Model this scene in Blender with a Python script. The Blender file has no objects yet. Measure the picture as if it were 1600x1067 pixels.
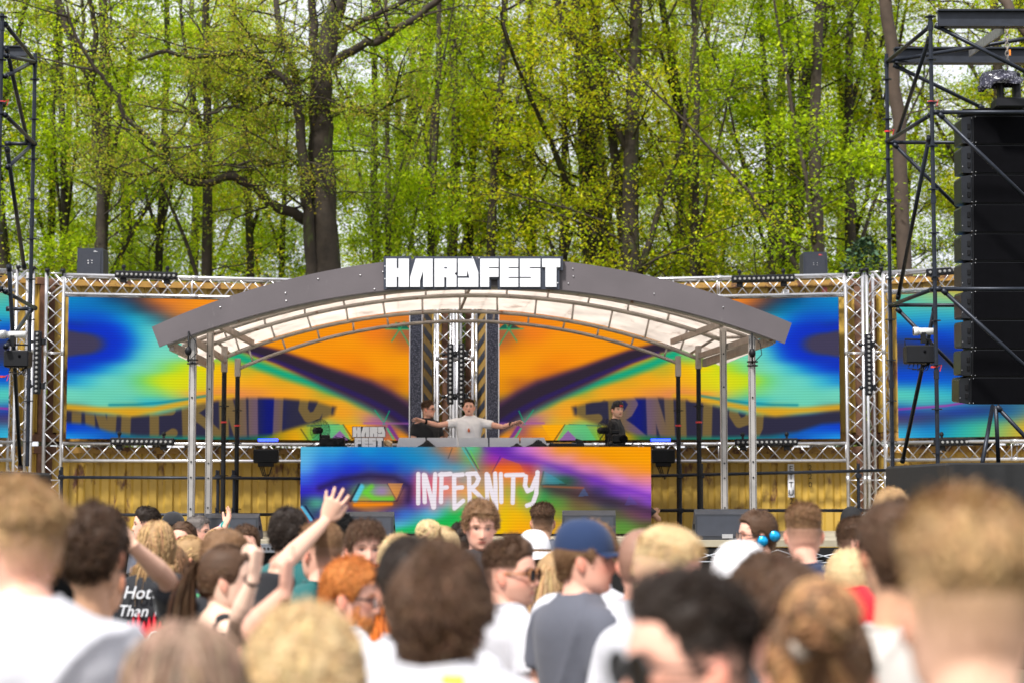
import bpy, bmesh, math, random
import numpy as np
from mathutils import Vector, Matrix

# ---------------------------------------------------------------- camera, sky, sun, exposure
S = bpy.context.scene
FPX, CX, CY, HZ, CAMZ = 3000.0, 800.0, 533.5, 765.0, 1.9
PITCH = math.atan((HZ - CY) / FPX)
EXPO = 0.80
cam_d = bpy.data.cameras.new('camera'); cam = bpy.data.objects.new('camera', cam_d)
S.collection.objects.link(cam); S.camera = cam
cam_d.sensor_width = 36; cam_d.lens = 36 * FPX / 1600; cam_d.clip_start = .1; cam_d.clip_end = 2000
cam.location = (0, 0, CAMZ); cam.rotation_euler = (math.pi / 2 + PITCH, 0, 0)
cam_d.dof.use_dof = True; cam_d.dof.focus_distance = 18.5; cam_d.dof.aperture_fstop = 0.0675 / 0.026
W = bpy.data.worlds.new('World'); S.world = W; W.use_nodes = True
nt = W.node_tree; nt.nodes.clear()
SUN_EL, SUN_AZ = math.radians(52), math.radians(205)      # azimuth clockwise from +Y: behind the camera, a little left
out = nt.nodes.new('ShaderNodeOutputWorld'); mixs = nt.nodes.new('ShaderNodeMixShader')
b1 = nt.nodes.new('ShaderNodeBackground'); b2 = nt.nodes.new('ShaderNodeBackground')
sky = nt.nodes.new('ShaderNodeTexSky'); sky.sky_type = 'NISHITA'; sky.sun_disc = False
sky.sun_elevation = SUN_EL; sky.sun_rotation = SUN_AZ; sky.dust_density = 3
b1.inputs[1].default_value = 0.12
tcn = nt.nodes.new('ShaderNodeTexCoord'); nz = nt.nodes.new('ShaderNodeTexNoise'); nz.inputs['Scale'].default_value = 5; nz.inputs['Detail'].default_value = 5
rp = nt.nodes.new('ShaderNodeValToRGB'); rp.color_ramp.elements[0].position = .3; rp.color_ramp.elements[0].color = (.66, .68, .74, 1)
rp.color_ramp.elements[1].position = .65; rp.color_ramp.elements[1].color = (.98, .97, 1, 1)
b2.inputs[1].default_value = .86; mixs.inputs[0].default_value = .82
L = nt.links.new
L(tcn.outputs['Generated'], nz.inputs['Vector']); L(nz.outputs['Fac'], rp.inputs[0]); L(rp.outputs[0], b2.inputs[0])
L(sky.outputs[0], b1.inputs[0]); L(b1.outputs[0], mixs.inputs[1]); L(b2.outputs[0], mixs.inputs[2]); L(mixs.outputs[0], out.inputs[0])
sd = bpy.data.lights.new('sun', 'SUN'); sd.energy = 3.5; sd.angle = math.radians(6); sd.color = (1, .965, .91)
sun = bpy.data.objects.new('sun', sd); S.collection.objects.link(sun)
_d = Vector((math.sin(SUN_AZ) * math.cos(SUN_EL), math.cos(SUN_AZ) * math.cos(SUN_EL), math.sin(SUN_EL)))
sun.rotation_euler = (-_d).to_track_quat('-Z', 'Y').to_euler(); sun.location = (0, 0, 40)
S.view_settings.view_transform = 'Standard'; S.view_settings.look = 'None'; S.view_settings.exposure = EXPO; S.view_settings.gamma = 1
S.cycles.use_denoising = True; S.cycles.max_bounces = 6; S.cycles.transparent_max_bounces = 8
S.cycles.sample_clamp_indirect = 6

# ---------------------------------------------------------------- helpers
COL = S.collection
def at(px, py, Y):
    """point of the world seen at photo pixel (px, py) at distance Y from the camera plane"""
    u, v = (px - CX) / FPX, (CY - py) / FPX
    c, s = math.cos(PITCH), math.sin(PITCH)
    y, z = c - s * v, s + c * v
    k = Y / y
    return Vector((u * k, Y, CAMZ + z * k))
def lin(c):
    return tuple(((v / 255) / 12.92 if v / 255 <= .04045 else ((v / 255 + .055) / 1.055) ** 2.4) for v in c)
def thing(name, label, cat, loc=(0, 0, 0), rz=0, group=None):
    o = bpy.data.objects.new(name, None); COL.objects.link(o); o.empty_display_size = .2
    o.location = loc; o.rotation_euler = (0, 0, rz); tag(o, label, cat, group); return o
def tag(o, label=None, cat=None, group=None, kind=None):
    if label: o['label'] = label
    if cat: o['category'] = cat
    if group: o['group'] = group
    if kind: o['kind'] = kind
    return o
def dup(o, parent=None, loc=None, rz=None, label=None, group=None):
    c = o.copy(); COL.objects.link(c)
    if parent is not None: c.parent = parent
    if loc is not None: c.location = loc
    if rz is not None: c.rotation_euler = (0, 0, rz)
    if label: c['label'] = label
    if group: c['group'] = group
    for ch in list(o.children): dup(ch, c)
    return c
def woff(p):
    v = Vector((0, 0, 0))
    while p is not None: v += p.location; p = p.parent
    return v

class MB:
    def __init__(s): s.v, s.f, s.c, s.n = [], [], [], 0
    def add(s, vs, fs, col=None):
        vs = np.asarray(vs, float).reshape(-1, 3); n = s.n
        s.v.append(vs); s.f += [tuple(i + n for i in f) for f in fs]; s.n += len(vs)
        if col is not None: s.c.append(np.broadcast_to(np.asarray(col, float), (len(vs), 3)))
        elif s.c: s.c.append(np.ones((len(vs), 3)))
        return s
    def box(s, c, d, R=None, col=None, bev=0):
        x, y, z = [k / 2 for k in d]
        if bev:
            b = bev; vs = []
            for sx in (-1, 1):
                for sy in (-1, 1):
                    for sz in (-1, 1):
                        vs += [(sx * x, sy * (y - b), sz * (z - b)), (sx * (x - b), sy * y, sz * (z - b)), (sx * (x - b), sy * (y - b), sz * z)]
            bm = bmesh.new()
            for v in vs: bm.verts.new(v)
            bmesh.ops.convex_hull(bm, input=bm.verts); bm.verts.ensure_lookup_table(); bm.verts.index_update()
            V = np.array([v.co[:] for v in bm.verts]); Fc = [tuple(q.index for q in f.verts) for f in bm.faces]; bm.free()
        else:
            V = np.array([(a, b_, c_) for a in (-x, x) for b_ in (-y, y) for c_ in (-z, z)])
            Fc = [(0, 1, 3, 2), (4, 6, 7, 5), (0, 4, 5, 1), (2, 3, 7, 6), (0, 2, 6, 4), (1, 5, 7, 3)]
        if R is not None: V = V @ np.array(R).T
        return s.add(V + np.array(c), Fc, col)
    def path(s, P, r, n=8, col=None, caps=True):
        P = [Vector(p) for p in P]; k = len(P)
        r = [r] * k if not hasattr(r, '__len__') else list(r)
        V = []; prev = None
        for i in range(k):
            t = (P[min(i + 1, k - 1)] - P[max(i - 1, 0)]).normalized()
            if prev is None: a = t.orthogonal().normalized()
            else: a = (prev - t * prev.dot(t)); a = a.normalized() if a.length > 1e-6 else t.orthogonal().normalized()
            prev = a; b = t.cross(a)
            rr = r[i] if hasattr(r[i], '__len__') else (r[i], r[i])
            for j in range(n):
                th = 2 * math.pi * j / n
                V.append(P[i] + a * (math.cos(th) * rr[0]) + b * (math.sin(th) * rr[1]))
        Fc = [(i * n + j, i * n + (j + 1) % n, (i + 1) * n + (j + 1) % n, (i + 1) * n + j) for i in range(k - 1) for j in range(n)]
        if caps: Fc += [tuple(reversed(range(n))), tuple(range((k - 1) * n, k * n))]
        return s.add([tuple(v) for v in V], Fc, col)
    def tube(s, a, b, r, n=8, col=None): return s.path([a, b], r, n, col)
    def bar(s, a, b, w, h, up=(0, 0, 1), col=None):
        a, b = Vector(a), Vector(b); t = (b - a); ln = t.length; t.normalize(); u = Vector(up); sd_ = t.cross(u).normalized(); u = sd_.cross(t)
        R = Matrix((t, sd_, u)).transposed(); return s.box((a + b) / 2, (ln, w, h), R, col)
    def prism(s, poly, O, U, V, N, d0, d1, col=None):
        """polygon in the plane O + x U + y V, from depth d0 to d1 along N"""
        O, U, V, N = Vector(O), Vector(U), Vector(V), Vector(N); n = len(poly)
        vs = [tuple(O + U * x + V * y + N * d) for d in (d0, d1) for x, y in poly]
        bm = bmesh.new(); bv = [bm.verts.new(v) for v in vs]
        bm.faces.new(bv[:n]); bm.faces.new(bv[n:])
        for i in range(n): bm.faces.new((bv[i], bv[(i + 1) % n], bv[n + (i + 1) % n], bv[n + i]))
        bm.normal_update(); bmesh.ops.triangulate(bm, faces=bm.faces[:2], ngon_method='EAR_CLIP'); bmesh.ops.recalc_face_normals(bm, faces=bm.faces[:])
        bm.verts.index_update(); fs = [tuple(q.index for q in f.verts) for f in bm.faces]; bm.free()
        return s.add(vs, fs, col)
    def lathe(s, prof, c=(0, 0, 0), n=16, R=None, col=None):
        V = np.array([(r * math.cos(2 * math.pi * j / n), r * math.sin(2 * math.pi * j / n), z) for r, z in prof for j in range(n)])
        k = len(prof)
        Fc = [(i * n + j, i * n + (j + 1) % n, (i + 1) * n + (j + 1) % n, (i + 1) * n + j) for i in range(k - 1) for j in range(n)]
        Fc += [tuple(reversed(range(n))), tuple(range((k - 1) * n, k * n))]
        if R is not None: V = V @ np.array(R).T
        return s.add(V + np.array(c), Fc, col)
    def ball(s, c, r, n=12, m=8, col=None, R=None):
        r = np.array(r if hasattr(r, '__len__') else (r, r, r), float)
        V = [(0, 0, -1)] + [(math.cos(2 * math.pi * j / n) * math.sin(math.pi * i / m), math.sin(2 * math.pi * j / n) * math.sin(math.pi * i / m), -math.cos(math.pi * i / m)) for i in range(1, m) for j in range(n)] + [(0, 0, 1)]
        V = np.array(V) * r
        if R is not None: V = V @ np.array(R).T
        Fc = [(0, 1 + (j + 1) % n, 1 + j) for j in range(n)]
        for i in range(m - 2): Fc += [(1 + i * n + j, 1 + i * n + (j + 1) % n, 1 + (i + 1) * n + (j + 1) % n, 1 + (i + 1) * n + j) for j in range(n)]
        b = 1 + (m - 2) * n; Fc += [(b + j, b + (j + 1) % n, len(V) - 1) for j in range(n)]
        return s.add(V + np.array(c), Fc, col)
    def build(s, name, m, parent=None, smooth=False, local=False, base=None):
        """one mesh object; points are in world space unless local=True"""
        me = bpy.data.meshes.new(name); V = np.concatenate(s.v) if s.v else np.zeros((0, 3))
        off = np.zeros(3)
        if not local:
            if parent is not None: off = np.array(woff(parent))
            elif base is not None: off = np.array(base)
        me.from_pydata((V - off).tolist(), [], s.f)
        if s.c:
            ca = me.color_attributes.new('Col', 'FLOAT_COLOR', 'POINT')
            cc = np.concatenate([np.concatenate(s.c), np.ones((len(V), 1))], 1); ca.data.foreach_set('color', cc.ravel())
        if smooth: me.polygons.foreach_set('use_smooth', [True] * len(me.polygons))
        me.materials.append(m)
        o = bpy.data.objects.new(name, me); COL.objects.link(o)
        if parent is not None: o.parent = parent
        elif not local and base is not None: o.location = base
        return o

def build_split(mb, name, m, parent=None, smooth=False, local=False):
    """every connected piece becomes a part of its own"""
    V = np.concatenate(mb.v); par = list(range(len(V)))
    def f(i):
        while par[i] != i: par[i] = par[par[i]]; i = par[i]
        return i
    for q in mb.f:
        r = f(q[0])
        for k in q[1:]: par[f(k)] = r
    gs = {}
    for q in mb.f: gs.setdefault(f(q[0]), []).append(q)
    for fs in gs.values():
        ids = sorted({k for q in fs for k in q}); mp = {k: i for i, k in enumerate(ids)}; x = MB(); x.add(V[ids], [tuple(mp[k] for k in q) for q in fs]); x.build(name, m, parent, smooth, local)
_mats = {}
def mat(name, color=(.5, .5, .5), rough=.6, metal=0, var=.12, scale=8, bump=.0, bscale=60, vcol=False, trans=0, emit=None, estr=1, stripes=None, dirt=None, spec=.5, sheen=0):
    if name in _mats: return _mats[name]
    m = bpy.data.materials.new(name); m.use_nodes = True; _mats[name] = m
    t = m.node_tree; N = t.nodes; Lk = t.links.new; b = N['Principled BSDF']
    tc = N.new('ShaderNodeTexCoord'); nz = N.new('ShaderNodeTexNoise'); nz.inputs['Scale'].default_value = scale; nz.inputs['Detail'].default_value = 6
    Lk(tc.outputs['Object'], nz.inputs['Vector'])
    mr = N.new('ShaderNodeMapRange'); mr.inputs['To Min'].default_value = 1 - var; mr.inputs['To Max'].default_value = 1 + var; mr.inputs['From Min'].default_value = .25; mr.inputs['From Max'].default_value = .75
    Lk(nz.outputs['Fac'], mr.inputs['Value'])
    mul = N.new('ShaderNodeVectorMath'); mul.operation = 'SCALE'; Lk(mr.outputs[0], mul.inputs['Scale'])
    if vcol:
        at_ = N.new('ShaderNodeVertexColor'); at_.layer_name = 'Col'; Lk(at_.outputs[0], mul.inputs[0])
    else: mul.inputs[0].default_value = color
    src = mul.outputs[0]
    if dirt:   # (colour, noise scale, threshold, stretch z)
        n2 = N.new('ShaderNodeTexNoise'); n2.inputs['Scale'].default_value = dirt[1]; n2.inputs['Detail'].default_value = 8; n2.inputs['Roughness'].default_value = .65
        mp = N.new('ShaderNodeMapping'); mp.inputs['Scale'].default_value = (1, 1, dirt[3]); Lk(tc.outputs['Object'], mp.inputs[0]); Lk(mp.outputs[0], n2.inputs['Vector'])
        r2 = N.new('ShaderNodeMapRange'); r2.inputs['From Min'].default_value = dirt[2]; r2.inputs['From Max'].default_value = dirt[2] + .07; Lk(n2.outputs['Fac'], r2.inputs['Value'])
        mx = N.new('ShaderNodeMix'); mx.data_type = 'RGBA'; Lk(r2.outputs[0], mx.inputs[0]); Lk(src, mx.inputs[6]); mx.inputs[7].default_value = (*dirt[0], 1); src = mx.outputs[2]
    Lk(src, b.inputs['Base Color'])
    b.inputs['Roughness'].default_value = rough; b.inputs['Metallic'].default_value = metal; b.inputs['Specular IOR Level'].default_value = spec
    if sheen: b.inputs['Sheen Weight'].default_value = sheen
    if bump:
        n3 = N.new('ShaderNodeTexNoise'); n3.inputs['Scale'].default_value = bscale; n3.inputs['Detail'].default_value = 4; Lk(tc.outputs['Object'], n3.inputs['Vector'])
        bp = N.new('ShaderNodeBump'); bp.inputs['Strength'].default_value = bump; bp.inputs['Distance'].default_value = .02; Lk(n3.outputs['Fac'], bp.inputs['Height']); Lk(bp.outputs[0], b.inputs['Normal'])
    if trans:
        o = N['Material Output']; tr = N.new('ShaderNodeBsdfTranslucent'); Lk(src, tr.inputs[0]); ms = N.new('ShaderNodeMixShader'); ms.inputs[0].default_value = trans
        Lk(b.outputs[0], ms.inputs[1]); Lk(tr.outputs[0], ms.inputs[2]); Lk(ms.outputs[0], o.inputs[0])
    if emit: b.inputs['Emission Color'].default_value = (*emit, 1); b.inputs['Emission Strength'].default_value = estr
    return m
def led_mat(name='led_screen_pixels'):
    m = bpy.data.materials.new(name); m.use_nodes = True; t = m.node_tree; N = t.nodes; Lk = t.links.new; b = N['Principled BSDF']
    b.inputs['Base Color'].default_value = (.002, .002, .002, 1); b.inputs['Roughness'].default_value = .9; b.inputs['Specular IOR Level'].default_value = .05
    vc = N.new('ShaderNodeVertexColor'); vc.layer_name = 'Col'
    tc = N.new('ShaderNodeTexCoord'); wv = N.new('ShaderNodeTexWave'); wv.bands_direction = 'Z'; wv.inputs['Scale'].default_value = 7.6; Lk(tc.outputs['Object'], wv.inputs[0])
    mr = N.new('ShaderNodeMapRange'); mr.inputs['To Min'].default_value = .90; mr.inputs['To Max'].default_value = 1.06; Lk(wv.outputs['Fac'], mr.inputs['Value'])
    nz = N.new('ShaderNodeTexNoise'); nz.inputs['Scale'].default_value = 1.4; Lk(tc.outputs['Object'], nz.inputs['Vector'])
    m2 = N.new('ShaderNodeMapRange'); m2.inputs['To Min'].default_value = .93; m2.inputs['To Max'].default_value = 1.07; Lk(nz.outputs['Fac'], m2.inputs['Value'])
    mm = N.new('ShaderNodeMath'); mm.operation = 'MULTIPLY'; Lk(mr.outputs[0], mm.inputs[0]); Lk(m2.outputs[0], mm.inputs[1])
    sc = N.new('ShaderNodeMath'); sc.operation = 'MULTIPLY'; sc.inputs[1].default_value = 2 ** (-EXPO) * .93; Lk(mm.outputs[0], sc.inputs[0])
    Lk(vc.outputs[0], b.inputs['Emission Color']); Lk(sc.outputs[0], b.inputs['Emission Strength'])
    return m
SHEAR = [0]
def text_prisms(mb, txt, O, U, V, N, h, d0, d1, col=None):
    """lettering in the built-in font, cap height h, laid in a plane"""
    cu = bpy.data.curves.new('t', 'FONT'); cu.body = txt; cu.size = h / .7; cu.align_x = 'CENTER'; cu.align_y = 'CENTER'; cu.extrude = abs(d1 - d0) / 2; cu.resolution_u = 3; cu.shear = SHEAR[0]
    o = bpy.data.objects.new('t', cu); COL.objects.link(o); dg = bpy.context.evaluated_depsgraph_get(); me = bpy.data.meshes.new_from_object(o.evaluated_get(dg))
    O, U, V, N = Vector(O), Vector(U).normalized(), Vector(V).normalized(), Vector(N).normalized()
    vs = [tuple(O + U * v.co.x + V * v.co.y + N * (v.co.z + (d0 + d1) / 2)) for v in me.vertices]
    mb.add(vs, [tuple(p.vertices) for p in me.polygons], col)
    bpy.data.objects.remove(o); bpy.data.curves.remove(cu); bpy.data.meshes.remove(me)

BLK = mat('matt_black_paint', (.006, .006, .0075), .6, spec=.2, var=.25, bump=.05)
BLKG = mat('speaker_grille_black', (.002, .002, .003), .8, spec=.06, var=.2, bump=.25, bscale=300)
BLKPL = mat('black_plastic_casing', (.006, .0065, .0085), .5, spec=.25, var=.2)
SCAF = mat('dark_scaffold_tube', (.014, .018, .028), .42, metal=.5, var=.3, scale=14)
ALU = mat('brushed_aluminium_tube', (.55, .55, .57), .33, metal=.75, var=.14, scale=9)
ALUP = mat('aluminium_profile_post', (.42, .40, .385), .45, metal=.55, var=.16, scale=5, dirt=((.16, .12, .1), 9, .66, .4))
STEEL = mat('weathered_galvanised_tube', (.36, .33, .31), .5, metal=.5, var=.22, scale=6, dirt=((.2, .1, .06), 7, .6, 1))
FASC = mat('grey_fascia_sheet', (.098, .084, .092), .55, var=.14, scale=1.6, bump=.05, dirt=((.13, .115, .12), 9, .62, .3))
GLASS = mat('lamp_lens', (.26, .26, .26), .15, var=.1)
WHT = mat('white_letter_paint', (.66, .67, .71), .5, var=.04)
NAVY = mat('dark_navy_board', (.022, .028, .045), .5, var=.12)
RED = mat('red_tape', (.55, .03, .03), .5)
# ---------------------------------------------------------------- setting
FLZ = 1.26
def wall_y(px):      # distance of the screen plane at a photo column: a shallow V, deepest in the middle
    return 30.0 + (1.3 * (1 - abs(px - 709) / 607) if 102 <= px <= 1316 else (-.55 * ((102 - px) if px < 102 else (px - 1316)) / 100 - .0))
g = MB(); g.add([(-400, -60, 0), (400, -60, 0), (400, 900, 0), (-400, 900, 0)], [(0, 1, 2, 3)])
tag(g.build('ground', mat('trodden_forest_ground', (.09, .075, .045), .9, var=.35, scale=.4, bump=.3, bscale=6, dirt=((.05, .08, .02), .25, .5, 1))), kind='structure')
st = MB(); st.box((0, 27.45, FLZ - .04), (19.0, 5.7, .08)); 
tag(st.build('stage_floor', mat('stage_deck_plywood', (.34, .3, .22), .7, var=.2, scale=3)), kind='structure')
sk = MB()
for i in range(40):
    x = -9.5 + i * .4875; sk.bar((x, 24.62, FLZ / 2 - .04), (x + .4875, 24.62 + .02 * (-1) ** i, FLZ / 2 - .04), .02, FLZ - .1)
tag(sk.build('stage_skirt', mat('black_molton_cloth', (.004, .004, .0045), .95, var=.3)), kind='structure')

# ---------------------------------------------------------------- containers
CY_ = mat('yellow_container_paint', (.43, .275, .045), .5, var=.2, scale=1.6, dirt=((.1, .035, .015), 2.6, .585, .45), bump=.06, bscale=5)
RUST = mat('rusty_container_post', (.12, .055, .03), .8, var=.5, scale=7)
def make_container():
    t = thing('shipping_container', 'x', 'container', (0, 0, 0), 0, 'yellow shipping containers stacked behind the stage')
    L_, H_, W_ = 6.46, 2.59, 2.44; y0 = 0
    m = MB()
    # corrugated long sides, trapezoid ribs
    for (yy, sg) in ((y0 + .06, 1), (y0 + W_ - .06, -1)):
        x = -L_ / 2 + .12; pts = []; k = 0
        per = [(.0, 0), (.07, 0), (.035 + .07, .036), (.175, .036), (.21, 0)]
        while x < L_ / 2 - .13:
            for dx, dy in per[1:]: pts.append((min(x + dx + .04, L_ / 2 - .12), yy + sg * dy))
            x += .25; pts.append((min(x, L_ / 2 - .12), yy))
        pts.insert(0, (-L_ / 2 + .09, yy)); pts.append((L_ / 2 - .09, yy)); n = len(pts)
        vs = [(a, b, z) for z in (.15, H_ - .1) for a, b in pts]
        m.add(vs, [(i, i + 1, n + i + 1, n + i) for i in range(n - 1)])
    for sx in (-1, 1): m.add([(sx * (L_ / 2 - .05), .1, .1), (sx * (L_ / 2 - .05), W_ - .1, .1), (sx * (L_ / 2 - .05), W_ - .1, H_ - .1), (sx * (L_ / 2 - .05), .1, H_ - .1)], [(0, 1, 2, 3)])
    m.build('wall_panel', CY_, t, local=True)
    r = MB(); r.box((0, W_ / 2, H_ - .1), (L_ - .3, W_ - .16, .03)); r.build('roof_panel', CY_, t, local=True)
    for z, nm in ((.075, 'bottom_rail'), (H_ - .06, 'top_rail')):
        q = MB(); q.box((0, .03, z), (L_ - .32, .06, .13 if z < 1 else .1)); q.box((0, W_ - .03, z), (L_ - .32, .06, .13 if z < 1 else .1)); q.build(nm, mat('scuffed_container_rail', (.36, .2, .04), .6, var=.3, dirt=((.1, .04, .02), 6, .52, 1)), t, local=True)
    for sx in (-1, 1):
        for yy in (.08, W_ - .08):
            q = MB(); q.box((sx * (L_ / 2 - .05), yy, H_ / 2), (.098, .16, H_ - .24)); 
            for z in (.06, H_ - .06): q.box((sx * (L_ / 2 - .08), yy, z), (.16, .175, .118), bev=.01)
            q.build('corner_post', RUST, t, local=True)
    return t
def wall_frame(p0, p1):
    a, b = Vector(p0), Vector(p1); d = (b - a); d.z = 0; d.normalize(); return a, d, Vector((d.y, -d.x, 0))   # n points to the camera
# screen plane edges
Lo, Lc = at(72, 700, 30.0), at(706, 700, 31.35); Rc, Ro = at(716, 700, 31.35), at(1348, 700, 30.0)
OLo, OLi = at(-560, 700, 26.7), at(52, 700, 29.75); ORi, ORo = at(1361, 700, 29.95), at(1990, 700, 26.9)
cont0 = make_container(); first = True
spots = [('left of the gap behind the stage, under the left screen', Lo, Lc, .0), ('right of the gap, under the right screen', Rc, Ro, .0), ('at the far left behind the scaffold tower', OLo, OLi, -.12), ('at the far right behind the loudspeakers', ORi, ORo, .12)]
for nm, a, b, sh in spots:
    a_, d, n = wall_frame(a, b); mid = (a + b) / 2 - n * .42 + d * sh; rz = math.atan2(d.y, d.x)
    for lv, lvn in ((0, 'lower'), (1, 'upper')):
        lab = f'{lvn} yellow corrugated container {nm}'
        loc = (mid.x, mid.y, lv * 2.66)
        if first: cont0.location = loc; cont0.rotation_euler = (0, 0, rz); cont0['label'] = lab; c = cont0; first = False
        else: c = dup(cont0, None, loc, rz, lab)
        if nm.startswith('right'):      # painted codes on the right-hand stack
            P = at(1235, 700, 30.3); s0 = (P - mid).dot(d) if False else (Vector((P.x, P.y, 0)) - Vector((mid.x, mid.y, 0))).dot(d)
            mk = MB(); mw = MB()
            def lx(px): # column -> local x
                k = (px - CX) / FPX; # intersect view ray with the wall plane
                # (mid + s d) : x/y = k
                return (k * mid.y - mid.x) / (d.x - k * d.y)
            if lv == 0:
                xs = lx(1235)
                mw.box((xs, -.004, 2.05), (.10, .004, .53))
                for i, ch in enumerate('ETTU'): text_prisms(mk, ch, (xs, -.01, 2.235 - i * .127), (1, 0, 0), (0, 0, 1), (0, -1, 0), .088, 0, .004)
                text_prisms(mk, '2', (xs, -.006, 1.72), (1, 0, 0), (0, 0, 1), (0, -1, 0), .088, 0, .004)
                for i, ch in enumerate('220'): text_prisms(mk, ch, (lx(1265), -.004, 2.25 - i * .135), (1, 0, 0), (0, 0, 1), (0, -1, 0), .085, 0, .004)
            else:
                mw.box((lx(1230), -.004, 2.37), (.1, .004, .13)); text_prisms(mk, 'E', (lx(1230), -.01, 2.37), (1, 0, 0), (0, 0, 1), (0, -1, 0), .085, 0, .004)
                text_prisms(mk, '2', (lx(1260), -.004, 2.37), (1, 0, 0), (0, 0, 1), (0, -1, 0), .085, 0, .004)
            mw.build('code_plate', WHT, c, local=True); build_split(mk, 'code_letter', BLK, c, local=True)
            if lv == 1:
                q = MB(); q.box((lx(1291), -.004, 2.38), (.08, .004, .17)); q.build('red_plate', mat('dark_red_plate', (.16, .02, .02), .5), c, local=True)
c0 = MB()
for i in range(2500):
    x, y, z = random.Random(i).uniform(-.18, .18), random.Random(i + 9999).uniform(32.0, 33.6), random.Random(i * 7 + 1).uniform(0, 5.0)
    x += at(711, 600, 32).x; a = random.Random(i * 3).uniform(0, 6.28); s_ = .05
    c0.add([(x, y, z), (x + s_ * math.cos(a), y + s_ * math.sin(a), z + .02), (x + s_ * math.cos(a) * .6, y + s_ * math.sin(a), z + .06)], [(0, 1, 2)])
iv = thing('ivy_plant', 'green climbing ivy showing in the narrow gap between the two container stacks', 'plant', (at(711, 600, 32).x, 32.8, 0))
c0.build('foliage', mat('ivy_leaf', (.05, .11, .02), .6, var=.4, trans=.3), iv)
sm = MB(); 
for k in range(3): sm.path([(at(711, 600, 32).x + (k - 1) * .09 + .03 * math.sin(j * 1.3 + k), 32.9 + .1 * math.cos(j + k), j * .6) for j in range(9)], .018, 6)
sm.build('stem', mat('bark_brown', (.06, .045, .03), .9), iv)

# ---------------------------------------------------------------- trusses
def truss(mb, a, b, n, size=.27, seg=.25, rc=.025, rb=.009):
    """square box truss from a to b (centre line of the FRONT face), n = direction of the second face"""
    a, b = Vector(a), Vector(b); t = (b - a); ln = t.length; t.normalize(); n = Vector(n).normalized(); s = t.cross(n).normalized() * (size / 2)
    back = -n * size
    for q in (s, -s, s + back, back - s): mb.tube(a + q, b + q, rc, 8)
    k = max(2, int(round(ln / seg))); st_ = ln / k
    for i in range(k):
        p, q = a + t * (i * st_), a + t * ((i + 1) * st_)
        sg = 1 if i % 2 == 0 else -1
        mb.tube(p + s * sg, q - s * sg, rb, 5); mb.tube(p - s * sg + back, q + s * sg + back, rb, 5)
        for sd_ in (s, -s): mb.tube(p + sd_ + (back if i % 2 else Vector()), q + sd_ + (Vector() if i % 2 else back), rb, 5)
        if i % 8 == 0: mb.tube(p + s, p - s, rb, 5); mb.tube(p + s + back, p - s + back, rb, 5)
    for p in (a, b): mb.tube(p + s, p - s, rb * 1.3, 5)
    j = 2.0; x = j
    while x < ln - .3:    # spigot couplers
        for q in (s, -s): mb.tube(a + t * (x - .06) + q, a + t * (x + .06) + q, rc * 1.25, 8)
        x += j
TZ1, TZ2, BZ1, BZ2 = 5.27, 4.97, 2.63, 2.36      # chord heights
def frame_thing(lab, a, b, left=True, right=True, top_drop=0):
    a_, d, n = wall_frame(a, b); t = thing('truss_frame', lab, 'truss', (a.x, a.y, FLZ if False else 0))
    ln = (Vector((b.x, b.y, 0)) - Vector((a.x, a.y, 0))).length; A = Vector((a.x, a.y, 0))
    m = MB(); truss(m, A + d * (.30 if left else 0) + Vector((0, 0, (TZ1 + TZ2) / 2)), A + d * (ln - (.30 if right else 0)) + Vector((0, 0, (TZ1 + TZ2) / 2)), n, .3); m.build('top_truss', ALU, t, smooth=True)
    m = MB(); truss(m, A + d * (.30 if left else 0) + Vector((0, 0, (BZ1 + BZ2) / 2)), A + d * (ln - (.30 if right else 0)) + Vector((0, 0, (BZ1 + BZ2) / 2)), n, .27); m.build('bottom_truss', ALU, t, smooth=True)
    for on, x in ((left, .14), (right, ln - .14)):
        if on:
            m = MB(); p = A + d * x; truss(m, p + Vector((0, 0, .06)), p + Vector((0, 0, TZ1 + .02)), n, .265); 
            m.box(p - n * .13 + Vector((0, 0, .03)), (.5, .5, .06)); m.build('side_truss', ALU, t, smooth=True)
            q = MB(); sg = 1 if x < ln / 2 else -1   # corner brace
            q.tube(p + Vector((0, 0, TZ1)), p + d * sg * .3 + Vector((0, 0, TZ2 - .02)), .02, 6); q.tube(p - d * sg * .1 + Vector((0, 0, TZ2 - .05)), p + d * sg * .32 + Vector((0, 0, TZ1)), .012, 5); q.build('corner_brace', ALU, t, smooth=True)
            q = MB()
            for z in (TZ1 + .06,):
                for dx in (-.12, .12): q.box(p + d * dx + n * .03 + Vector((0, 0, z)), (.07, .09, .05), bev=.012); q.tube(p + d * dx + Vector((0, 0, z - .09)), p + d * dx + Vector((0, 0, z + .03)), .022, 6)
            build_split(q, 'hoist_clamp', BLKPL, t, smooth=True)
    return t
frame_thing('silver truss frame around the left half of the stage backdrop screen', at(67, 700, 30.0), at(709, 700, 31.35))
frame_thing('silver truss frame around the right half of the stage backdrop screen', at(713, 700, 31.35), at(1352, 700, 30.0))
frame_thing('silver truss frame at the far left behind the dark scaffold tower', at(-450, 700, 27.1), at(48, 700, 29.7), left=False)
frame_thing('silver truss frame at the far right behind the hanging loudspeakers', at(1357, 700, 29.9), at(1900, 700, 27.2), right=False)

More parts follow.
